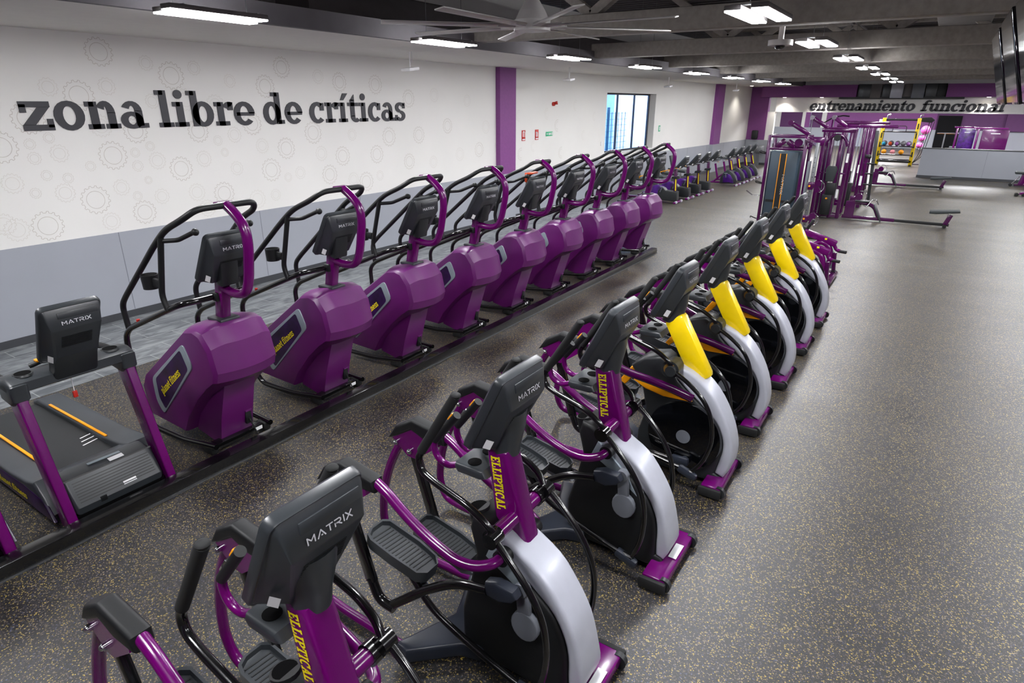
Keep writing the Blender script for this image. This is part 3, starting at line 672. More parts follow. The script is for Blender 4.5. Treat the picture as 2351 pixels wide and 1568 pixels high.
def pedal(t, x0, z0, x1, z1, y, m='dark'):
    """foot plate from rear (x0,z0) to front (x1,z1)"""
    a = Vector((x0, 0, z0)); c = Vector((x1, 0, z1)); d = (c-a).normalized(); up = Vector((-d.z, 0, d.x)); L = (c-a).length
    def pt(s, w, h): return a+d*s+Vector((0, y+w, 0))+up*h
    out = [(0.02, -.07), (0, -.03), (0, .05), (.03, .08), (L*.6, .088), (L-.04, .075), (L, .04), (L, -.04), (L-.04, -.075), (L*.5, -.085), (.06, -.085)]
    b = MB(); b.loft([[pt(s, w, -.045) for s, w in out], [pt(s, w*1.08, .03) for s, w in out], [pt(.012+s*.96, w*.93, .03) for s, w in out], [pt(.018+s*.95, w*.88, .004) for s, w in out]])
    p = b.build('pedal', m, t, ang=40)
    b = MB()
    for k in range(14): b.bar(pt(.05+k*(L-.09)/14, -.062, .006), pt(.06+k*(L-.09)/14, .062, .006), .006, .006, up=tuple(d))
    b.build('tread_rib', 'matte_black', p)
    return p

def elliptical(label, loc):
    t = thing('elliptical_trainer', label, 'elliptical trainer', loc, group='cross trainers in the front row')
    common_elliptical(t, False)
    outer = smooth([(-.585, .865), (-.50, .84), (-.44, .80), (-.30, .715), (-.20, .595), (-.12, .455), (-.075, .30), (-.055, .18), (-.085, .10)])
    inner = smooth([(-.60, .78), (-.53, .735), (-.42, .67), (-.32, .60), (-.23, .52), (-.17, .41), (-.145, .31), (-.14, .20), (-.135, .12)])
    MB().prism(crescent_poly(outer, inner), -.105, .105, .035, seg=4).build('front_crest', 'silver', t, ang=50)
    MB().prism(smooth([(-.68, .90), (-.60, .88), (-.55, .83)])+inner[2:]+[(-.09, .11), (-.08, .05), (-.16, .03), (-.70, .03), (-.76, .12), (-.76, .30), (-.70, .52), (-.665, .68), (-.70, .82)], -.115, .115, .03, seg=3).build('drive_shroud', 'matte_black', t, ang=50)
    MB().prism([(-.56, .80), (-.60, .70), (-.40, .585), (-.28, .50), (-.35, .62), (-.46, .72)], -.118, .118, .004).build('shroud_side_panel', 'frame_grey', t)
    b = MB(); b.prism([(-.66, 1.25), (-.535, 1.25), (-.405, .74), (-.595, .74)], -.03, .09, .028); b.build('mast', 'purple', t)
    # ELLIPTICAL reads down the near side
    d = (Vector((-.66, 0, 1.25))-Vector((-.595, 0, .74))).normalized(); ex = Vector((d.z, 0, -d.x))
    for s in (-1,):
        b = MB(); o = Vector((-.655, -.0312, 1.205))+ex*.03; text(b, 'ELLIPTICAL', o, -d, ex, .052, .285, .0012, CAP); b.build('lettering', 'letter_yellow', t, recalc=False)
    MB().cyl((-.50, -.175, .905), (-.50, .175, .905), .036, seg=20).build('cross_axle', 'purple', t)
    for s in (-1, 1):
        MB().cyl((-.50, s*.165, .905), (-.50, s*.215, .905), .045, seg=20).cyl((-.475, s*.2, .93), (-.475, s*.262, .93), .038, seg=20).build('arm_pivot', 'black', t)
        MB().tube([(-1.15, s*.27, 1.0), (-1.08, s*.27, .965), (-.97, s*.27, .885), (-.82, s*.27, .80), (-.66, s*.265, .745), (-.57, s*.24, .735), (-.50, s*.19, .75), (-.485, s*.13, .765)], .0265, .1).build('side_rail', 'purple', t)
        MB().cyl((-.487, s*.16, .76), (-.487, s*.10, .76), .042, seg=18).build('rail_collar', 'matte_black', t)
    # bottle holder behind the mast on the shroud
    b = MB(); b.cyl((-.665, -.03, .74), (-.70, -.03, .90), .05, .055, 18); bh = b.build('bottle_holder', 'matte_black', t); MB().cyl((-.70, -.03, .898), (-.7005, -.03, .902), .045, seg=18).build('holder_opening', 'hole_shade', bh)
    # cranks (near one up, far one down) and pedal links
    c = Vector((-.35, 0, .44))
    for s, up in ((-1, 1), (1, -1)):
        p = Vector((-.37, 0, .44+up*.20)); yy = s*.145
        b = MB(); b.prism([(c.x+.075*cos(rad(a)), c.z-up*.01+.085*sin(rad(a))) for a in range(0, 360, 20)], yy-.018, yy+.018, .008); b.bar((c.x, yy, c.z), (p.x, yy, p.z), .034, .072, .012); b.cyl((p.x, yy-.025, p.z), (p.x, yy+.02, p.z), .036, seg=18)
        cr = b.build('crank_arm', 'mid_grey', t)
        yb = s*.20; b = MB(); b.prism([(p.x-.17, p.z-.055), (p.x-.16, p.z+.015), (p.x-.10, p.z+.04), (p.x+.0, p.z+.035), (p.x+.02, p.z+.0), (p.x-.01, p.z-.035), (p.x-.08, p.z-.065)], yb-.03, yb+.03, .014); b.build('crank_cover', 'blue_grey', t)
        z = p.z-.03
        e = .24 if s < 0 else .22
        MB().tube([(p.x-.15, s*.22, z), (-.70, s*.225, z-(.04 if s < 0 else -.02)), (-.88, s*.235, (z+e)/2+.02), (-1.12, s*.26, .235)], .026, .12, sy=.8).build('foot_link', 'black', t)
        rz, fz = (.60, .50) if s < 0 else (.42, .33)
        MB().tube([(-.23, s*.245, .145), (-.34, s*.245, .165), (-.60, s*.245, .24), (-.86, s*.24, .335 if s < 0 else .27), (-1.0, s*.22, fz-.04)], .0185, .15).build('pedal_arm', 'black', t)
        MB().box((-.27, s*.245, .135), (.15, .05, .06), .02, rot=(0, rad(20), 0)).build('joint_cover', 'blue_grey', t)
        pedal(t, -1.30, rz, -.90, fz, s*.175, 'dark')
        MB().prism([(-1.33, rz-.04), (-.93, fz-.04), (-.86, fz-.08), (-.97, fz-.11), (-1.31, rz-.09)], s*.175-.03, s*.175+.05*s+.02, .01).build('pedal_beam', 'mid_grey', t)
    o = MB().box((-.045, .03, .0985), (.05, .15, .002)).build('rating_sticker', 'white', t)
    return t

def ascent(label, loc):
    t = thing('elliptical_trainer', label, 'elliptical trainer', loc, group='cross trainers in the front row')
    common_elliptical(t, True)
    outer = smooth([(-.52, .92), (-.44, .905), (-.33, .86), (-.19, .745), (-.07, .56), (0, .36), (.005, .20), (-.04, .085)])
    inner = smooth([(-.54, .86), (-.46, .80), (-.37, .72), (-.26, .635), (-.155, .54), (-.09, .43), (-.07, .33), (-.085, .22), (-.105, .11)])
    MB().prism(crescent_poly(outer, inner), -.10, .10, .035, seg=4).build('front_crest', 'silver', t, ang=50)
    MB().prism([(-.84, .84), (-.74, .93), (-.60, .965), (-.52, .92)]+inner[3:]+[(-.06, .09), (-.08, .05), (-.16, .03), (-.66, .03), (-.75, .10), (-.74, .30), (-.69, .50), (-.74, .70)], -.112, .112, .03, seg=3).build('drive_shroud', 'dark2', t, ang=50)
    for s in (-1, 1):
        dk = MB().cyl((-.365, s*.105, .36), (-.365, s*.128, .36), .29, .282, seg=56).build('crank_disc', 'glass_black', t)
        MB().cyl((-.365, s*.126, .36), (-.365, s*.131, .36), .055, seg=28).build('hub_badge', 'mid_grey', dk)
        MB().prism([(-.80, .735), (-.70, .685), (-.55, .655), (-.33, .665), (-.36, .70), (-.55, .745), (-.74, .765)], s*.115-.02, s*.115+.02, .008).build('orange_flash', 'orange', t)
        MB().tube([(-1.15, s*.27, 1.0), (-1.02, s*.27, .93), (-.84, s*.255, .845), (-.62, s*.215, .80), (-.46, s*.16, .745), (-.33, s*.12, .69)], .034, .14, sy=.7).build('side_rail', 'deep_purple', t)
        b = MB(); b.cyl((-.49, s*.09, .925), (-.49, s*.225, .925), .06, .068, seg=24); b.cyl((-.475, s*.22, .925), (-.475, s*.262, .925), .04, seg=18); pv = b.build('arm_pivot', 'dark2', t)
        MB().cyl((-.49, s*.226, .93), (-.49, s*.232, .93), .045, seg=18).build('pivot_insert', 'amber', pv)
    MB().bar((-.305, .03, .80), (-.575, .03, 1.26), .12, .165, .035).build('mast', 'yellow', t)
    MB().prism([(-.98, .62), (-.86, .80), (-.78, .83), (-.80, .78), (-.88, .66), (-.94, .6)], -.05, .05, .01).build('orange_tail', 'orange', t)
    c = Vector((-.365, 0, .36))
    for s, up in ((-1, -1), (1, 1)):
        p = Vector((-.33, 0, .36+up*.19)); yy = s*.15
        MB().cyl((p.x, yy-.03, p.z), (p.x, yy+.03, p.z), .03, seg=16).box((p.x-.03, s*.16, p.z), (.14, .05, .07), .02).build('crank_cover', 'blue_grey', t)
        z = p.z
        MB().tube([(p.x-.1, s*.19, z), (-.62, s*.21, z+.02*-up), (-.88, s*.235, .34), (-1.12, s*.26, .235)], .026, .12, sy=.8).build('foot_link', 'black', t)
        rz, fz = (.46, .38) if s < 0 else (.60, .50)
        MB().tube([(-.23, s*.245, .145), (-.34, s*.245, .16), (-.60, s*.245, .20), (-.86, s*.24, .27), (-1.0, s*.22, fz-.04)], .0185, .15).build('pedal_arm', 'black', t)
        MB().box((-.27, s*.245, .135), (.16, .05, .07), .025, rot=(0, rad(20), 0)).build('joint_cover', 'blue_grey', t)
        pedal(t, -1.30, rz, -.88, fz, s*.175, 'dark')
        MB().prism([(-1.33, rz-.04), (-.93, fz-.04), (-.86, fz-.08), (-.97, fz-.11), (-1.31, rz-.09)], s*.175-.03, s*.175+.05*s+.02, .01).build('pedal_beam', 'mid_grey', t)
    return t

EX = -.85
e1 = elliptical('purple-masted elliptical nearest the camera, cut off by the bottom edge', (EX, .955, 0))
dup(e1, 'purple-masted elliptical, second of three from the camera', (EX, 2.10, 0))
dup(e1, 'purple-masted elliptical next to the first yellow-masted one', (EX, 3.24, 0))
y1 = ascent('yellow-masted elliptical nearest the camera, beside the purple-masted ones', (EX, 4.38, 0))
for lb, y in (('second of the five yellow-masted ellipticals from the camera', 5.50), ('middle one of the five yellow-masted ellipticals', 6.66), ('fourth of the five yellow-masted ellipticals from the camera', 7.79), ('farthest yellow-masted elliptical, in front of the purple leg machine', 8.94)): dup(y1, lb, (EX, y, 0))

# ------------------------------------------------------------------ stair climber
def climber(label, loc):
    t = thing('stair_climber', label, 'stair climber', loc, group='purple stair climbers along the trunking')
    # shroud: slices across the width; profile in (x,z)
    prof = [(-.86, .14), (-.885, .40), (-.80, .53), (-.03, 1.125), (.12, 1.15), (.24, 1.13), (.345, 1.02), (.385, .80), (.355, .715), (.22, .64), (.0, .50), (-.20, .28), (-.30, .12)]
    def sl(y, shr, fx, tz):
        cx, cz = -.25, .62
        out = []
        for x, z in prof:
            xx = x+(fx if x > .05 else 0)*(min(1, (x-.05)/.25) if x > .05 else 0)
            zz = z+(tz if z > .9 else 0)
            out.append((cx+(xx-cx)*(1-shr), y, cz+(zz-cz)*(1-shr)))
        return out
    b = MB(); b.loft([sl(-.288, .075, -.10, -.05), sl(-.283, .03, -.085, -.04), sl(-.262, .005, -.065, -.03), sl(-.215, 0, -.045, -.012), sl(-.16, 0, -.025, 0), sl(-.08, 0, -.006, 0), sl(0, 0, 0, 0), sl(.08, 0, -.006, 0), sl(.16, 0, -.025, 0), sl(.215, 0, -.045, -.012), sl(.262, .005, -.065, -.03), sl(.283, .03, -.085, -.04), sl(.288, .075, -.10, -.05)])
    body = b.build('body_shell', 'shroud', t, ang=24)
    # front pedestal under the belly
    b = MB(); b.loft([[(-.30, -.17, .10), (-.02, -.15, .02), (-.02, .15, .02), (-.30, .17, .10)], [(-.28, -.19, .28), (.05, -.15, .28), (.05, .15, .28), (-.28, .19, .28)], [(-.12, -.2, .52), (.165, -.14, .62), (.165, .14, .62), (-.12, .2, .52)], [(-.05, -.2, .68), (.19, -.13, .72), (.19, .13, .72), (-.05, .2, .68)]])
    b.build('front_cover', 'shroud', t, ang=30)
    b = MB(); b.box((.03, .1, .20), (.03, .055, .12), .004); b.build('power_socket', 'matte_black', t); MB().box((.045, .1, .265), (.03, .06, .012)).build('socket_lip', 'shroud', t)
    for s in (-1, 1):
        # silver framed side panel with the club lettering
        fr = [(-.055, .985), (.03, .80), (-.58, .215), (-.66, .33), (-.655, .545)]
        cx, cz = -.32, .60; ins = [(cx+(x-cx)*.80, cz+(z-cz)*.83) for x, z in fr]
        y0 = s*.285
        def rounded(P, r=.05):
            V = fillet([((P[0][0]+P[-1][0])/2, 0, (P[0][1]+P[-1][1])/2)]+[(x, 0, z) for x, z in P]+[((P[0][0]+P[-1][0])/2, 0, (P[0][1]+P[-1][1])/2)], r, 4)[:-1]
            return [(v.x, v.z) for v in V]
        MB().prism(rounded(fr), y0-.012, y0+.012, .005).build('panel_frame', 'frame_grey', t)
        dc = MB().prism(rounded(ins, .03), y0-.0135, y0+.0135).build('side_decal', 'decal', t)
        dv = Vector((.60, 0, .47)).normalized(); nn = Vector((-dv.z, 0, dv.x))
        b = MB()
        if s < 0: text(b, 'planet fitness', Vector((-.505, y0-.0145, .425)), dv, nn, .046, .44, .001)
        else: text(b, 'planet fitness', Vector((-.565, y0+.0145, .36))+dv*.50, -dv, nn, .043, .50, .001)
        b.build('lettering', 'letter_yellow', dc, recalc=False)
    # steps on the rear incline
    b = MB()
    for k in range(4): b.box((-.60+.17*k, 0, .585+.135*k), (.16, .40, .02), .004)
    b.build('stair_tread', 'matte_black', t)
    # base: front foot bar and side sills
    MB().box((.0, 0, .055), (.10, .46, .055), .012).build('front_foot', 'black', t)
    for s in (-1, 1): MB().box((-.0, s*.255, .045), (.13, .07, .075), .02).build('foot_cap', 'rubber', t)
    MB().box((.053, .17, .06), (.003, .07, .03)).build('foot_sticker', 'white', t)
    MB().tube([(.045, .1, .19), (.10, .13, .02), (.19, .22, .008), (.26, .30, .008)], .006, .04, 6).build('power_cord', 'rubber', t)
    # mast with bracket, purple guard loop, console
    MB().bar((.065, 0, 1.08), (.17, 0, 1.55), .075, .10, .01).build('mast', 'purple', t)
    MB().box((.085, 0, 1.145), (.19, .17, .03), .01).build('mast_collar', 'dark', t)
    MB().tube([(.16, 0, 1.40), (.30, 0, 1.375), (.44, 0, 1.40), (.50, 0, 1.52), (.555, 0, 1.78), (.545, 0, 1.92), (.44, 0, 2.01), (.36, 0, 2.055)], .035, .07, sy=1.1, seg=14).build('guard_loop', 'purple', t)
    MB().box((.33, 0, 2.055), (.07, .13, .05), .01).build('loop_clamp', 'purple', t)
    console(t, .185, 1.665, rad(31), w=.385, h=.44, y=.02, tp=.84)
    MB().bar((.22, 0, 1.44), (.27, 0, 1.72), .15, .07, .015).build('console_mount', 'dark2', t)
    # black hand rails
    F = .17
    up = []
    MB().tube([(-.81, -.32, .97), (-.835, -.32, 1.17), (-.74, -.32, 1.26), (-.12, -.32, 1.76), (.05, -.31, 1.89), (.26, -.29, 1.98), (.36, -.23, 2.055), (.36, .23, 2.055), (.26, .29, 1.98), (.05, .31, 1.89), (-.12, .32, 1.76), (-.74, .32, 1.26), (-.835, .32, 1.17), (-.81, .32, .97)], .023, .09).build('upper_rail', 'matte_black', t)
    MB().tube([(.10, -.26, .09), (-.30, -.31, .06), (-.72, -.335, .07), (-.83, -.335, .20), (-.89, -.325, .60), (-.895, -.32, .88), (-.80, -.32, .97), (-.35, -.315, 1.16), (-.02, -.30, 1.30), (.05, -.27, 1.325), (.08, -.2, 1.33), (.08, .2, 1.33), (.05, .27, 1.325), (-.02, .30, 1.30), (-.35, .315, 1.16), (-.80, .32, .97), (-.895, .32, .88), (-.89, .325, .60), (-.83, .335, .20), (-.72, .335, .07), (-.30, .31, .06), (.10, .26, .09)], .024, .07).build('lower_rail', 'black', t)
    MB().box((.10, 0, 1.33), (.07, .12, .07), .01).build('rail_bracket', 'matte_black', t)
    for s in (-1, 1):
        MB().tube([(-.02, s*.315, 1.83), (-.16, s*.32, 1.36), (-.12, s*.315, 1.25)], .022, .08).build('rail_post', 'matte_black', t)
        MB().tube([(-.02, s*.31, 1.80), (.09, s*.25, 1.81), (.27, s*.22, 1.885)], .017, .03).ball((.28, s*.22, 1.885), .03, sc=(1.1, .8, .9)).build('side_grip', 'matte_black', t)
    b = MB(); b.cyl((-.30, -.315, 1.40), (-.30, -.315, 1.51), .058, .064, 22); b.box((-.21, -.315, 1.455), (.10, .03, .07), .01); cup = b.build('cup_holder', 'matte_black', t)
    MB().cyl((-.30, -.315, 1.505), (-.30, -.315, 1.512), .055, seg=22).build('cup_opening', 'hole_shade', cup)
    MB().cyl((-.62, -.32, 1.05), (-.62, -.32, 1.085), .014, seg=12).build('stop_button', 'red', t)
    return t
s1 = climber('purple stair climber beside the treadmill, nearest the camera', (-4.6, 2.68, 0))
nm = ['second purple stair climber from the treadmill', 'third purple stair climber from the treadmill, word fitness showing', 'fourth purple stair climber from the treadmill', 'fifth purple stair climber, with an orange clip on its console top', 'sixth purple stair climber from the treadmill', 'seventh purple stair climber, third from the far end', 'eighth purple stair climber, next to the farthest', 'farthest purple stair climber, at the end of the black trunking']
for i, n_ in enumerate(nm): dup(s1, n_, (-4.6, 2.68+1.114*(i+1), 0))
o = MB().box((0, 0, 0), (.05, .2, .025), .008).box((-.03, -.11, -.05), (.03, .02, .12), .005).build('orange_clip', 'red'); M['clip'] = mat('orange_red_plastic', (225, 82, 40), .4); o.data.materials[0] = M['clip']
o.location = (-4.6+.225, 2.68+1.114*4, 1.905); tag(o, 'orange-red clip resting on the fifth stair climber console', 'clip')

# ------------------------------------------------------------------ treadmill
def treadmill(label, loc):
    t = thing('treadmill', label, 'treadmill', loc, group='treadmills left of the climbers')
    for s in (-1, 1):
        MB().prism([(.045, .0), (-.10, .0), (-.42, .93), (-.27, .98)], s*.345-.033, s*.345+.033, .014).build('upright', 'purple', t)
        # side deck rail with club lettering and orange foot line
        y0, y1 = s*.30-.085, s*.30+.085
        MB().prism([(-2.0, .10), (-2.0, .20), (-1.9, .235), (-.75, .235), (-.45, .26), (-.30, .30), (-.20, .20), (-.15, .08), (-.6, .07)], s*.315-.10, s*.315+.10, .02).build('side_deck', 'dark', t)
        sp = MB().prism([(-1.75, .07), (-1.6, .19), (-.5, .22), (-.22, .20), (-.1, .05)], s*.405-.012, s*.405+.012, .006).build('side_panel', 'decal', t)
        if s < 0:
            b = MB(); text(b, 'planet fitness', (-.98, -.4185, .10), (1, 0, .0), (0, 0, 1), .036, .50, .001); b.build('lettering', 'letter_yellow', sp, recalc=False)
        MB().box((-1.18, s*.235, .243), (1.0, .022, .012), .004).build('foot_line', 'orange', t)
    MB().box((-1.10, 0, .17), (1.66, .46, .05), .01).build('running_belt', 'belt', t)
    b = MB()
    for k in range(3): b.box((-.92+.07*k, .19-.02*k, .1965), (.012, .12, .001), rot=(0, 0, rad(12)))
    b.box((-.85, .235, .1965), (.18, .008, .001)); b.build('belt_marking', 'white', t)
    # motor hood
    b = MB(); b.prism([(-.50, .17), (-.44, .25), (-.26, .31), (-.12, .295), (-.015, .12), (-.02, .07), (-.48, .07)], -.305, .305, .03); hd = b.build('motor_hood', 'dark', t)
    b = MB()
    for k in range(8): f = .12+k*.105; b.bar((-.118+f*.10, -.26, .29-f*.165), (-.118+f*.10, .26, .29-f*.165), .006, .004, up=(.5, 0, -.8))
    b.build('hood_groove', 'matte_black', hd)
    b = MB(); b.bar((-.128, -.3, .295), (-.128, .3, .295), .012, .012, up=(.5, 0, -.8)); b.build('hood_seam', 'matte_black', hd)
    MB().bar((-.22, -.10, .312), (-.21, .12, .314), .028, .004, .0015, up=(1, 0, 0)).build('silver_badge', 'frame_grey', hd)
    MB().bar((-.165, .02, .307), (-.165, .12, .307), .04, .003, up=(1, 0, -.2)).build('warning_sticker', 'white', hd)
    MB().bar((-.035, .03, .152), (-.035, .12, .152), .025, .004, up=(.5, 0, -.8)).build('serial_sticker', 'white', hd)
    MB().box((-.025, -.12, .115), (.02, .045, .04), .003).build('power_socket', 'matte_black', hd)
    MB().box((-.2, 0, .045), (.36, .66, .05), .01).build('base_frame', 'black', t)
    # handlebar bridge with cup recesses and side grips
    b = MB(); b.prism([(-.44, .955), (-.43, 1.05), (-.33, 1.06), (-.25, 1.03), (-.245, .97), (-.30, .945)], -.40, .40, .03)
    for s in (-1, 1): b.prism([(-.45, .89), (-.46, 1.04), (-.32, 1.05), (-.235, 1.02), (-.24, .91), (-.30, .87)], s*.345-.055, s*.345+.055, .025)
    br = b.build('handlebar_bridge', 'dark', t)
    for s in (-1, 1):
        MB().cyl((-.345, s*.275, 1.05), (-.345, s*.275, 1.062), .062, .056, seg=24).build('cup_rim', 'dark2', br)
        MB().cyl((-.345, s*.275, 1.055), (-.345, s*.275, 1.0635), .048, seg=24).build('cup_recess', 'hole_shade', br)
        MB().tube([(-.42, s*.345, 1.0), (-.62, s*.345, 1.0), (-.80, s*.345, .97)], .024, .06).build('side_grip', 'matte_black', t)
    MB().tube([(-.5, -.18, 1.04), (-.47, -.1, 1.07), (-.47, .1, 1.07), (-.5, .18, 1.04)], .018, .04).build('front_grip', 'matte_black', t)
    MB().box((-.47, -.12, 1.078), (.05, .06, .015), .004).build('grip_marking', 'orange', t)
    console(t, -.20, 1.32, rad(28), w=.375, h=.47, tp=.86)
    MB().bar((-.30, 0, .97), (-.17, 0, 1.26), .28, .09, .02).build('console_mount', 'dark2', t)
    b = MB(); b.tube([(-.32, -.02, .96), (-.32, -.02, .84)], .002, seg=6); b.build('safety_cord', 'white', t); MB().box((-.32, -.02, .815), (.02, .03, .05), .006).build('safety_clip', 'red', t)
    return t
t1 = treadmill('treadmill with purple uprights beside the first stair climber', (-4.46, 1.66, 0))
dup(t1, 'second treadmill, mostly cut off by the left edge', (-4.46, .61, 0))
#@@PART4
# ------------------------------------------------------------------ bikes along the left wall
def small_console(t, x, z, tilt):
    c, n, v = console(t, x, z, tilt, w=.34, h=.40, wide_text=.17)
def recumbent(label, loc):
    t = thing('recumbent_bike', label, 'exercise bike', loc, group='recumbent bikes behind the climbers')
    MB().prism([(-.62, .07), (-.60, .36), (-.44, .43), (-.36, .36), (-.02, .34), (.0, .10), (-.04, .06)], -.11, .11, .02).build('front_shell', 'dark2', t)
    MB().prism([(-1.02, .07), (-1.0, .26), (-.88, .42), (-.66, .50), (-.46, .44), (-.38, .30), (-.42, .07)], -.105, .105, .03).build('drive_shroud', 'decal_swirl', t)
    for s, up in ((-1, 1), (1, -1)):
        MB().bar((-.52, s*.13, .30), (-.46, s*.13, .30+.15*up), .02, .035, .008).box((-.45, s*.18, .30+.16*up), (.10, .08, .03), .008).build('crank_pedal', 'mid_grey', t)
    MB().bar((-.10, 0, .30), (-.14, 0, .98), .06, .09, .015).build('mast', 'deep_purple', t)
    MB().bar((-.085, -.033, .36), (-.105, -.033, .70), .003, .03).build('mast_stripe', 'letter_yellow', t)
    MB().prism([(-.24, .70), (-.06, .70), (-.05, .78), (-.22, .76)], -.07, .07, .01).build('bottle_tray', 'matte_black', t)
    MB().tube([(-.16, -.25, 1.0), (-.30, -.25, 1.0), (-.20, -.1, .97), (-.13, 0, .95), (-.20, .1, .97), (-.30, .25, 1.0), (-.16, .25, 1.0)], .017, .04).build('handlebar', 'matte_black', t)
    small_console(t, .04, 1.19, rad(40))
    MB().box((-.01, 0, .035), (.10, .52, .055), .02).build('front_foot', 'purple', t)
    for s in (-1, 1): MB().cyl((.03, s*.2, .05), (.03, s*.25, .05), .04, seg=16).build('transport_wheel', 'silver', t)
    MB().tube([(-.5, 0, .10), (-1.55, 0, .10)], .035).box((-1.58, 0, .04), (.08, .5, .06), .02).build('rear_frame', 'deep_purple', t)
    MB().bar((-.98, 0, .12), (-1.06, 0, .56), .06, .05).build('seat_post', 'chrome', t)
    MB().prism([(-1.28, .60), (-1.25, .67), (-.86, .66), (-.80, .62), (-.86, .58)], -.20, .20, .02).build('seat', 'pad', t)
    MB().bar((-1.28, 0, .62), (-1.42, 0, 1.12), .36, .06, .02).build('backrest', 'matte_black', t)
    MB().tube([(-.95, -.28, .78), (-1.15, -.28, .72), (-1.2, 0, .56), (-1.15, .28, .72), (-.95, .28, .78)], .014, .05).build('side_handle', 'orange', t)
    return t
rb = recumbent('recumbent bike nearest the camera, just past the farthest climber', (-6.2, 18.35, 0))
for i, lb in enumerate(('second recumbent bike past the climbers', 'third recumbent bike past the climbers', 'fourth recumbent bike, next to the upright bikes')): dup(rb, lb, (-6.18, 19.38+1.02*i, 0))
def upright_bike(label, loc):
    t = thing('upright_bike', label, 'exercise bike', loc, group='upright bikes at the far end')
    MB().prism([(-.62, .06), (-.60, .30), (-.50, .47), (-.38, .55), (-.24, .52), (-.08, .34), (-.02, .18), (-.06, .08)], -.10, .10, .03).build('drive_shroud', 'dark2', t)
    for s in (-1, 1):
        MB().prism([(-.50, .10), (-.50, .32), (-.38, .42), (-.26, .38), (-.14, .22), (-.12, .10), (-.3, .12)], s*.10-.008, s*.10+.008, .005).build('swirl_panel', 'decal_swirl', t)
        MB().bar((-.40, s*.13, .28), (-.40+.02*s, s*.13, .28-.14*s), .02, .035, .008).box((-.40, s*.18, .28-.15*s), (.10, .08, .025), .008).build('crank_pedal', 'mid_grey', t)
    MB().bar((-.26, 0, .48), (-.40, 0, .98), .06, .09, .015).build('mast', 'deep_purple', t)
    MB().bar((-.235, -.033, .56), (-.315, -.033, .86), .003, .03).build('mast_stripe', 'letter_yellow', t)
    small_console(t, -.33, 1.14, rad(36))
    MB().tube([(-.62, -.25, 1.02), (-.52, -.25, .95), (-.40, -.1, .92), (-.36, 0, .92), (-.40, .1, .92), (-.52, .25, .95), (-.62, .25, 1.02)], .017, .04).build('handlebar', 'matte_black', t)
    MB().box((-.0, 0, .035), (.10, .50, .055), .02).build('front_foot', 'purple', t)
    for s in (-1, 1): MB().cyl((.03, s*.19, .05), (.03, s*.25, .05), .04, seg=16).build('transport_wheel', 'silver', t)
    MB().tube([(-.5, 0, .10), (-1.10, 0, .08)], .03).tube([(-.55, 0, .40), (-.86, 0, .12)], .03).box((-1.12, 0, .04), (.07, .46, .05), .02).build('rear_frame', 'purple', t)
    MB().bar((-.72, 0, .20), (-.86, 0, .74), .06, .06).build('seat_post', 'purple', t)
    MB().bar((-.86, 0, .70), (-.90, 0, .84), .045, .05).box((-.88, 0, .82), (.24, .06, .035)).build('seat_slider', 'silver', t)
    MB().prism([(-1.08, .84), (-1.06, .91), (-.90, .91), (-.70, .885), (-.70, .86)], -.10, .10, .02).build('saddle', 'pad', t)
    MB().box((-.78, 0, .80), (.09, .03, .02), .005).build('adjuster_lever', 'orange', t)
    return t
ub = upright_bike('upright bike nearest the camera, left of the cable tower', (-5.86, 23.65, 0))
for i, lb in enumerate(('second upright bike from the camera', 'third upright bike from the camera', 'farthest upright bike, before the purple wall pier')): dup(ub, lb, (-5.85, 24.68+1.02*i, 0))

# ------------------------------------------------------------------ multi-station cable tower
def posts(t, pts, z, m='deep_purple', w=.07):
    for x, y in pts: MB().box((x, y, z/2), (w, w, z), .01).build('post', m, t)
t = thing('cable_tower', 'tall purple cable tower with dark weight shroud and orange stripes', 'weight machine', (-3.1, 17.05, 0))
posts(t, [(-.41, -.35), (.42, -.35), (-.41, .35), (.42, .35)], 2.06)
for z in (2.03, 1.75): 
    for y in (-.35, .35): MB().box((0, y, z), (.90, .055, .055), .01).build('crossbar', 'deep_purple', t)
for x in (-.41, .42): MB().box((x, 0, 2.03), (.055, .75, .055), .01).box((x, 0, .06), (.06, .75, .06), .01).build('side_bar', 'deep_purple', t)
MB().box((-.02, -.35, .05), (.85, .06, .06)).build('base_bar', 'deep_purple', t)
MB().prism([(-.36, -.33), (-.30, -.42), (.30, -.42), (.36, -.33), (.36, .30), (-.36, .30)], .1, 1.70, .03, axis='z').build('weight_shroud', 'tower_shroud', t)
st = MB().box((-.02, -.424, .92), (.13, .008, 1.45)).build('stripe_panel', 'matte_black', t)
for x in (-.09, .05): MB().box((x, -.43, .92), (.015, .006, 1.45)).build('orange_stripe', 'orange', st)
b = MB(); text(b, 'MATRIX', (.02, -.432, 1.16), (0, 0, -1), (1, 0, 0), .05, .48, .001, THIN); b.build('lettering', 'letter_white', st, recalc=False)
MB().box((0, -.423, .52), (.60, .006, .06)).build('shroud_band', 'matte_black', t)
MB().bar((-.02, -.1, 2.34), (.42, -.1, 2.08), .09, .10, .02).cyl((-.02, -.17, 2.34), (-.02, -.03, 2.34), .06, seg=16).build('pulley_arm', 'deep_purple', t)
MB().bar((-.25, -.30, 1.78), (-.05, -.30, 1.95), .05, .13, .03).bar((.0, -.30, 1.93), (.2, -.30, 1.80), .05, .13, .03).cyl((.25, -.33, 1.90), (.25, -.26, 1.90), .09, seg=20).build('pulley_bracket', 'deep_purple', t)
MB().box((.60, .0, 1.93), (.35, .1, .2), .02).build('gusset', 'deep_purple', t)
for z in (1.64, .92): MB().tube([(-.42, -.35, z), (-.60, -.35, z+.05), (-.62, -.25, z), (-.42, -.2, z-.04)], .014, .04).build('handle_hook', 'black', t)
MB().tube([(-.42, -.35, .62), (-.62, -.40, .62), (-.78, -.40, .72)], .014, .03).build('chrome_handle', 'chrome', t)
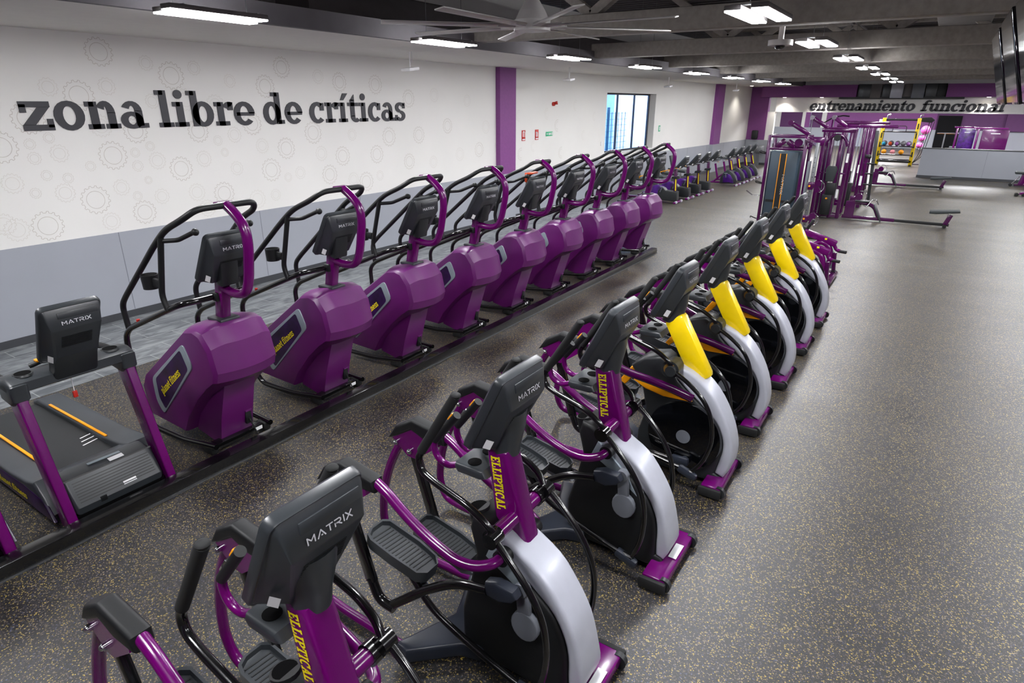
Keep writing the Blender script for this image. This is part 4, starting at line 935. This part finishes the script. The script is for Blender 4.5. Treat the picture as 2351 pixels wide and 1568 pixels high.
MB().tube([(-.45, -.4, .05), (-.60, -.4, .10), (-.62, -.3, .05)], .014, .03).build('floor_hook', 'black', t)

t = thing('pulley_column', 'chrome pulley column with two purple pulley carriages, behind the yellow ellipticals', 'weight machine', (-2.17, 15.0, 0))
MB().box((0, 0, 1.0), (.07, .07, 2.0), .008).build('column', 'steel', t)
b = MB()
for k in range(16): b.cyl((0, -.037, .2+.1*k), (0, -.034, .2+.1*k), .01, seg=8)
b.build('peg_holes', 'matte_black', t)
for z in (.42, 1.12):
    c = MB().box((0, -.02, z), (.11, .11, .16), .015).box((.10, -.05, z+.02), (.14, .05, .12), .02).build('pulley_carriage', 'deep_purple', t)
    MB().cyl((.14, -.09, z+.07), (.14, -.04, z+.07), .07, seg=20).cyl((.14, -.09, z-.07), (.14, -.04, z-.07), .055, seg=20).build('pulley', 'deep_purple', c)
    MB().tube([(x, -.065, zz) for x, zz in arc(.14, z, .13, -70, 100, 8)], .008, seg=8).build('pulley_guard', 'chrome', c)
    MB().cyl((-.02, -.1, z), (-.02, -.07, z), .02, seg=10).build('pull_pin', 'orange', c)
MB().bar((0, 0, 1.96), (-.5, 1.7, 1.96), .08, .08, .01).build('tie_beam', 'deep_purple', t)
MB().box((.1, 0, .03), (.5, .14, .05), .01).build('floor_plate', 'matte_black', t)
MB().tube([(.14, -.12, .34), (.16, -.14, .1)], .006, seg=6).build('cable', 'steel', t)
MB().box((-.10, -.02, 1.15), (.05, .16, .95), .01).build('handle_bar_rest', 'mid_grey', t)

t = thing('pulldown_tower', 'purple double-post pulldown tower with dark seat back and weight stack', 'weight machine', (-2.2, 18.55, 0))
posts(t, [(-.31, -.35), (-.12, -.35), (.11, -.35), (.30, -.35), (-.31, .35), (.30, .35)], 2.17, 'deep_purple', .085)
MB().box((0, -.35, 2.15), (.78, .1, .10), .02).build('top_beam', 'deep_purple', t); MB().box((0, .35, 2.15), (.7, .1, .10), .02).build('top_beam', 'deep_purple', t)
MB().box((-.02, 0, .05), (.72, .08, .07)).box((0, -.35, .06), (.7, .08, .08), .01).box((-.3, 0, .05), (.08, .72, .07)).box((.3, 0, .05), (.08, .72, .07)).build('base_frame', 'deep_purple', t)
MB().tube([(x, -.42, z) for x, z in arc(0, 1.72, .26, 10, 170, 10, 1.25)], .035, .02, sy=.6).build('arched_bracket', 'deep_purple', t)
MB().cyl((.0, -.46, 1.98), (.0, -.38, 1.98), .08, seg=18).build('pulley', 'matte_black', t)
MB().prism([(-.10, .92), (-.13, 1.22), (-.09, 1.30), (.10, 1.30), (.13, 1.22), (.09, .92)], -.50, -.42, .02).build('seat_back', 'pad', t)
MB().box((-.2, -.4, 1.12), (.18, .04, .04), .01).box((.22, -.4, 1.12), (.18, .04, .04), .01).build('seat_bracket', 'deep_purple', t)
MB().box((0, -.44, .34), (.23, .16, .50), .012).build('weight_stack', 'matte_black', t); MB().box((.05, -.40, .73), (.22, .14, .30), .012).build('upper_stack', 'matte_black', t)
MB().ball((0, -.53, .50), .028, 10).build('selector_knob', 'orange', t)
for x in (-.06, 0, .06): MB().cyl((x, -.36, .6), (x, -.36, 1.95), .006, seg=6).build('guide_cable', 'steel', t)
for x in (-.17, .17): MB().cyl((x, -.42, .1), (x, -.42, 2.0), .012, seg=8).build('guide_rod', 'chrome', t)
for x, z in ((.21, .62), (.3, 1.5)): MB().box((x, -.395, z), (.05, .005, .22)).build('instruction_label', 'white', t)
MB().tube([(-.31, -.3, 1.0), (-.42, -.35, 1.0), (-.44, -.36, .85)], .02).ball((-.42, -.38, .98), .04).build('side_handle', 'matte_black', t)
for dx, dy in ((-.72, 1.5), (-.28, 1.9), (.1, 2.3)):
    pass
for i, (x0, x1, y, lb) in enumerate(((-3.08, -2.68, 19.6, 'left raised purple pulley arm over the cable towers'), (-2.62, -2.28, 20.2, 'middle raised purple pulley arm over the cable towers'))):
    t = thing('cable_machine', lb, 'weight machine', (x0, y, 0))
    MB().bar((0, 0, 2.42), (x1-x0, 0, 2.18), .09, .10, .02).build('arm', 'deep_purple', t); MB().cyl((0, -.07, 2.42), (0, .07, 2.42), .06, seg=16).build('arm_pulley', 'chrome', t)
    MB().box((x1-x0, 0, 1.09), (.07, .07, 2.18), .01).build('post', 'deep_purple', t)
    MB().tube([(0, 0, 2.40), (.0, 0, 2.0), (.04, 0, 1.95)], .01).build('cable', 'steel', t)
t = thing('pulley_bar', 'long lat bar hanging highest at the back of the cable towers', 'weight machine', (-2.75, 20.9, 0))
MB().tube([(-.3, 0, 2.20), (.0, 0, 2.40), (.25, 0, 2.46), (.42, 0, 2.44)], .018, .05).build('lat_bar', 'black', t); MB().bar((.02, 0, 0), (.02, 0, 2.4), .06, .06).build('post', 'deep_purple', t)

def rear_tower(label, x, y):
    t = thing('cable_machine', label, 'weight machine', (x, y, 0), group='purple cable frames behind the pulldown tower')
    posts(t, [(-.10, -.3), (.0, -.3), (-.7, -.3), (-.7, .3), (0, .3)], 2.20, 'deep_purple', .085)
    MB().box((-.15, -.3, 2.2), (1.5, .1, .08), .02).box((-.3, .3, 2.2), (1.0, .1, .08), .02).box((-.35, 0, 2.2), (.1, .7, .08), .02).build('top_beam', 'deep_purple', t)
    MB().box((-.35, -.3, .06), (.8, .08, .08)).box((-.35, .3, .06), (.8, .08, .08)).build('base_frame', 'deep_purple', t)
    for k in range(5): MB().cyl((-.22-.07*k, -.33, .6), (-.22-.07*k, -.33, 2.1), .009, seg=6).build('guide_rod', 'chrome', t)
    MB().box((-.36, -.36, .38), (.24, .15, .6), .01).build('weight_stack', 'matte_black', t)
    for z in (1.22, .95, .66): MB().tube([(.0, -.32, z), (.22, -.36, z)], .022).build('foot_peg', 'matte_black', t)
    MB().bar((.24, -.3, .1), (.12, -.3, 2.1), .06, .08, .01).build('slanted_rail', 'dark2', t)
    MB().box((-.05, -.345, .75), (.06, .005, .26)).build('instruction_label', 'white', t)
    MB().ball((.06, -.35, 1.4), .05).box((.02, -.36, 1.42), (.14, .06, .08), .02).build('adjuster', 'matte_black', t)
    return t
c1 = rear_tower('nearer purple cable frame behind the pulldown tower', -1.66, 20.8)
dup(c1, 'farther purple cable frame beside the second low row seat', (-2.1, 24.6, 0))

def low_row(label, loc):
    t = thing('low_row_machine', label, 'weight machine', loc, group='low row seats of the cable station')
    MB().box((-.02, 0, .07), (1.18, .08, .08), .01).build('base_rail', 'deep_purple', t); MB().box((1.13, 0, .07), (1.15, .06, .07), .01).build('slide_rail', 'matte_black', t)
    MB().prism([(-.58, .05), (-.56, .46), (-.34, .50), (-.35, .05)], -.05, .05, .012).build('front_post', 'deep_purple', t)
    MB().cyl((-.30, -.05, .58), (-.30, .05, .58), .085, seg=20).box((-.42, 0, .53), (.16, .08, .12), .02).build('pulley_head', 'deep_purple', t); MB().tube([(x, -.06, z) for x, z in arc(-.25, .60, .13, -80, 110, 8)], .01, seg=8).build('pulley_guard', 'chrome', t)
    MB().tube([(-.36, 0, .44), (-.10, 0, .43), (.08, 0, .36), (.22, 0, .08)], .045, .12, sy=1.1).build('support_arch', 'deep_purple', t)
    MB().bar((-.36, 0, .49), (-.04, 0, .48), .26, .03, .01, up=(0, 1, 0)).bar((.07, 0, .43), (.28, 0, .03), .30, .03, .01).build('foot_plate', 'dark', t)
    MB().tube([(-.18, -.12, .40), (-.08, -.12, .36), (.0, -.1, .52), (.10, -.05, .54), (.16, 0, .42)], .013, .03).build('row_handle', 'chrome', t)
    MB().bar((1.62, 0, .06), (1.70, 0, .31), .08, .10, .01).build('seat_post', 'deep_purple', t)
    MB().prism([(1.26, .32), (1.26, .38), (1.85, .43), (1.87, .38), (1.40, .32)], -.15, .15, .02).build('seat', 'pad', t)
    MB().cyl((1.62, -.12, .04), (1.62, .12, .04), .04, seg=14).build('rear_foot', 'rubber', t)
    return t
lr = low_row('nearer low row seat with grey pad, on the rail right of the pulldown tower', (-1.18, 18.2, 0))
dup(lr, 'farther low row seat in front of the grey half wall', (-1.35, 26.8, 0))

t = thing('leg_machine', 'purple plate-loaded leg machine beyond the farthest yellow elliptical', 'weight machine', (-1.4, 11.5, 0))
for dy in (-.55, .25):
    MB().bar((-.32, dy, .72), (.25, dy, .54), .08, .11, .02).build('lever_arm', 'purple', t)
    MB().bar((-.25, dy, .74), (-.16, dy, .92), .05, .05, .01).build('grip_post', 'matte_black', t)
    MB().tube([(.20, dy, .56), (.26, dy, .45), (.32, dy, .43)], .03).build('elbow', 'purple', t)
    MB().tube([(.30, dy, .43), (.42, dy-.04, .43)], .026).build('hand_grip', 'rubber', t)
    MB().bar((.25, dy, .40), (.28, dy, .06), .05, .06, .01).build('front_upright', 'deep_purple', t)
    MB().bar((.20, dy, .42), (.22, dy, .12), .03, .06).build('grey_link', 'mid_grey', t)
    MB().tube([(-.18, dy, .45), (.02, dy, .57), (.16, dy, .48), (.20, dy, .28), (.16, dy, .1)], .045, .12).build('curved_tube', 'purple', t)
    MB().box((.08, dy-.043, .62), (.035, .006, .03), .0).build('badge', 'letter_yellow', t)
    MB().cyl((.28, dy-.06, .05), (.28, dy+.06, .05), .05, seg=14).build('foot', 'rubber', t)
MB().box((-.1, -.15, .05), (.9, .9, .06), .02).build('base_frame', 'deep_purple', t)
MB().box((-.3, -.15, .35), (.35, .5, .4), .08).build('centre_housing', 'deep_purple', t)

# ------------------------------------------------------------------ functional rack with balls
t = thing('storage_rack', 'yellow and black training rack with shelves of balls, left of the half wall', 'rack', (-1.78, 36.1, 0))
for x in (-.72, .70):
    p = MB().box((x, 0, 1.09), (.15, .12, 2.16), .01).build('yellow_post', 'yellow', t)
    b = MB(); [b.box((x, -.062, .55+.42*k), (.05, .01, .24), .004) for k in range(4)]; b.build('post_slot', 'matte_black', p)
MB().box((-.88, .1, 1.1), (.12, .1, 2.0), .01).build('side_plate', 'silver', t)
MB().box((0, 0, 2.10), (1.35, .09, .09), .01).build('top_beam', 'black', t)
for z in (1.56, .90, .52): MB().box((0, .05, z), (1.40, .45, .05), .008).build('shelf', 'black', t)
MB().box((0, 0, .22), (1.45, .12, .12), .01).box((0, .7, .22), (1.45, .1, .1)).build('base_beam', 'black', t)
for x in (-.72, .70): MB().box((x, .4, .04), (.1, 1.0, .07)).box((x, .8, 1.0), (.08, .08, 2.0)).build('rear_leg', 'black', t)
MB().tube([(-.3, 0, 1.58), (-.3, 0, 1.82), (.25, 0, 1.82), (.25, 0, 1.58)], .015, .08).build('hoop', 'black', t)
MB().prism([(.78, 2.02), (.78, 2.2), (1.15, 2.22), (1.32, 2.10), (1.2, 1.98)], -.03, .03, .01).build('bracket_plate', 'matte_black', t)
for k in range(3): MB().tube([(1.12+.09*k, 0, 2.05), (.95+.09*k, 0, .5), (.75, 0, .12)], .014, .2).build('battle_rope', 'matte_black', t)
for x in (-.62, .72): MB().tube([(x, 0, 2.15), (x, 0, 2.30), (x+.12, 0, 2.32)], .03, .05).build('hook', 'chrome', t)
M['teal'] = mat('teal_rubber', (30, 150, 190), .4); M['orange_red'] = mat('orange_red_rubber', (235, 90, 40), .4); M['violet'] = mat('violet_rubber', (150, 90, 165), .4); M['pink'] = mat('pink_vinyl', (225, 100, 185), .35); M['ball_grey'] = mat('grey_rubber', (120, 118, 124), .5); M['pink_light'] = mat('light_pink_vinyl', (240, 150, 160), .4)
for i, (x, m, lb) in enumerate(((-.52, 'teal', 'grey medicine ball with teal face, leftmost on the rack shelf'), (-.25, 'orange_red', 'grey medicine ball with orange-red face on the rack shelf'), (.02, 'violet', 'grey medicine ball with violet face, third on the rack shelf'), (.26, 'ball_grey', 'plain grey medicine ball, fourth on the rack shelf'), (.49, 'violet', 'violet medicine ball at the right end of the rack shelf'))):
    q = thing('medicine_ball', lb, 'ball', (-1.78+x, 36.05, .925+.117), group='medicine balls on the rack')
    MB().ball((0, .05, 0), .115, 20).build('shell', 'ball_grey', q); MB().ball((-.03, -.01, -.02), .09, 16).build('coloured_face', m, q)
for i, (x, m, lb) in enumerate(((-.48, 'orange', 'orange kettlebell at the left of the lower rack shelf'), (-.12, 'pink_light', 'pink kettlebell in the middle of the lower rack shelf'), (.24, 'orange', 'orange kettlebell at the right of the lower rack shelf'))):
    q = thing('kettlebell', lb, 'kettlebell', (-1.78+x, 35.98, .545), group='kettlebells on the rack')
    MB().ball((0, 0, .11), .115, 18, (1, 1, .95)).build('bell', m, q); MB().tube([(-.07, 0, .18), (-.08, 0, .27), (.08, 0, .27), (.07, 0, .18)], .016, .05).build('handle', 'steel', q)
for x, z, r, lb in ((-.78, 1.62, .2, 'large pink gym ball highest on the right of the yellow rack'), (-.86, 1.24, .15, 'pink gym ball below the highest one, right of the rack'), (-.90, .92, .15, 'lowest pink gym ball right of the yellow rack')):
    o = MB().ball((0, 0, 0), r, 24).build('gym_ball', 'pink'); o.location = (x, 37.5, z); tag(o, lb, 'ball', 'pink gym balls')
t = thing('ball_stand', 'thin black stand holding the pink gym balls', 'stand', (-.85, 37.5, 0))
for z, r in ((1.42, .14), (1.06, .10), (.74, .10)): MB().tube([(r*cos(rad(a)), r*sin(rad(a)), z) for a in range(0, 361, 30)], .012, .02, 6).build('ball_ring', 'black', t)
MB().cyl((-.22, .0, 0), (-.22, 0, 1.6), .02, seg=10).box((-.1, 0, .02), (.4, .4, .03)).build('stand_post', 'black', t)

# machines standing in for those mirrored above the half wall
def mirrored_machine(label, x, y, m='deep_purple', w=1.1):
    t = thing('weight_machine', label, 'weight machine', (x, y, 0), group='machines in the mirrored room')
    MB().box((0, 0, .85), (w, .5, 1.5), .04).build('machine_shroud', m, t)
    MB().box((0, -.26, 1.42), (w*.35, .01, .035)).build('shroud_label', 'letter_white', t)
    MB().box((-w*.65, .1, .8), (.10, .10, 1.6), .01).build('post', 'purple', t)
    MB().box((-w*.2, 0, 1.66), (w*1.3, .08, .08), .01).build('top_beam', 'purple', t)
    MB().box((-w*.9, -.1, .55), (.4, .4, .1), .03).build('seat', 'pad', t); MB().box((-w*.9, 0, .25), (.1, .1, .5)).build('seat_post', 'purple', t)
    MB().box((0, 0, .05), (w*1.6, .6, .08)).build('base_frame', 'purple', t)
    return t
mirrored_machine('mirrored purple shrouded weight machine behind the half wall at right', 2.15, 41, 'deep_purple')
mirrored_machine('mirrored violet patterned weight machine left of the purple one behind the half wall', 1.0, 42, 'decal_swirl', .7)
t = thing('bench_press', 'mirrored steel barbell bench behind the half wall, right of the black door', 'bench', (.55, 45, 0))
MB().cyl((-.9, 0, 1.25), (.9, 0, 1.25), .03, seg=10).build('barbell', 'chrome', t)
for x in (-.5, .5): MB().box((x, 0, .62), (.07, .07, 1.25)).build('upright', 'steel', t)
MB().box((0, -.5, .5), (.35, 1.2, .1), .03).build('bench_pad', 'pad', t); MB().box((0, -.5, .22), (.1, 1.0, .44)).build('bench_leg', 'steel', t)
# pieces at the right edge
t = thing('adjustable_bench', 'small purple bench at the right edge, in front of the half wall', 'bench', (2.62, 29.4, 0))
MB().box((.15, 0, .48), (.7, .3, .09), .03).build('bench_pad', 'pad', t); MB().prism([(-.05, .05), (.02, .45), (.18, .45), (.12, .05)], -.05, .05, .01).build('bench_leg', 'purple', t)
MB().box((.3, 0, .06), (.9, .1, .08), .02).build('base_rail', 'deep_purple', t); MB().tube([(-.05, -.1, .36), (-.22, -.1, .1)], .016).build('chrome_strut', 'chrome', t); MB().cyl((-.25, -.12, .05), (-.25, .12, .05), .05, seg=14).build('wheel', 'rubber', t)
t = thing('weight_machine', 'low purple machine foot with black wheel at the right edge', 'weight machine', (2.45, 26.2, 0))
MB().prism([(-.05, .05), (-.02, .13), (.9, .22), (.9, .12)], -.08, .08, .02).build('foot_beam', 'purple', t); MB().box((.9, .0, .3), (.2, .5, .55), .05).build('machine_body', 'deep_purple', t)
for x in (-.1, .08): MB().cyl((x, -.12, .05), (x, .12, .05), .05, seg=14).build('wheel', 'rubber', t)

# unseen ceiling lights added over the aisle and behind the camera for brightness
k = 0
for x in (2.6, 6.6):
    for i in range(11 if x < 4 else 0):
        y = -3.6+3.25*i
        if i < 1: continue
        dup(lb_, 'added paired panel light %d m along the row %s, outside the picture' % (round(y+6), 'over the right aisle' if x < 4 else 'by the right wall'), (x, y, 3.45)); k += 1
for x in (-5.6, -1.5):
    for y in (-.3, 2.9) if x > -2 else (.4,): dup(lb_, 'added paired panel light %d m along the %s row, outside the picture' % (round(y+6), 'middle' if x > -2 else 'left'), (x, y, 3.45))
bl = lightpair(-7.5, 38, 'added panel light at the left of the mirrored room ceiling', L=1.6, w=.4, gap=.9, group='added panel lights of the mirrored room'); bl.location.z = 3.55  # unseen lamps added to brighten the room that stands for the reflection
i = 0
for x in (-7.5, -3, 1.5, 6):
    for y in (36.5, 45):
        if (x, y) == (-7.5, 36.5): bl.location = (x, y, 3.55); continue
        i += 1; dup(bl, 'added mirrored room panel light, %s of four across and %s from the opening' % ({-7.5: 'first', -3: 'second', 1.5: 'third', 6: 'fourth'}[x], {36.5: 'first', 45: 'second'}[y]), (x, y, 3.55))
# ================================================================== CAMERA, LIGHT, VIEW
cam = bpy.data.cameras.new('camera'); co = bpy.data.objects.new('camera', cam); COL.objects.link(co)
yaw, pitch, roll = 0.58093, 0.36477, -0.003776
f = Vector((-sin(yaw)*cos(pitch), cos(yaw)*cos(pitch), -sin(pitch))); r = Vector((cos(yaw), sin(yaw), 0)); d = f.cross(r)
r2 = r*cos(roll)+d*sin(roll); d2 = -r*sin(roll)+d*cos(roll)
m = Matrix((r2, -d2, -f)).transposed().to_4x4(); m.translation = (0, 0, 2.75)
co.matrix_world = m; cam.sensor_width = 36; cam.lens = 1431.5*36/2351; cam.clip_start = .05; cam.clip_end = 300
scene.camera = co
w = bpy.data.worlds.new('sky'); w.use_nodes = True; scene.world = w
bg = w.node_tree.nodes['Background']; bg.inputs['Color'].default_value = (.66, .79, 1., 1); bg.inputs['Strength'].default_value = 5.0
scene.view_settings.view_transform = 'Standard'; scene.view_settings.look = 'None'; scene.view_settings.gamma = 1
scene.view_settings.use_curve_mapping = False
scene.view_settings.exposure = 0.42
scene.cycles.max_bounces = 7; scene.cycles.diffuse_bounces = 4; scene.cycles.glossy_bounces = 4; scene.cycles.transmission_bounces = 6
scene.cycles.caustics_reflective = False; scene.cycles.caustics_refractive = False
scene.cycles.sample_clamp_indirect = 6
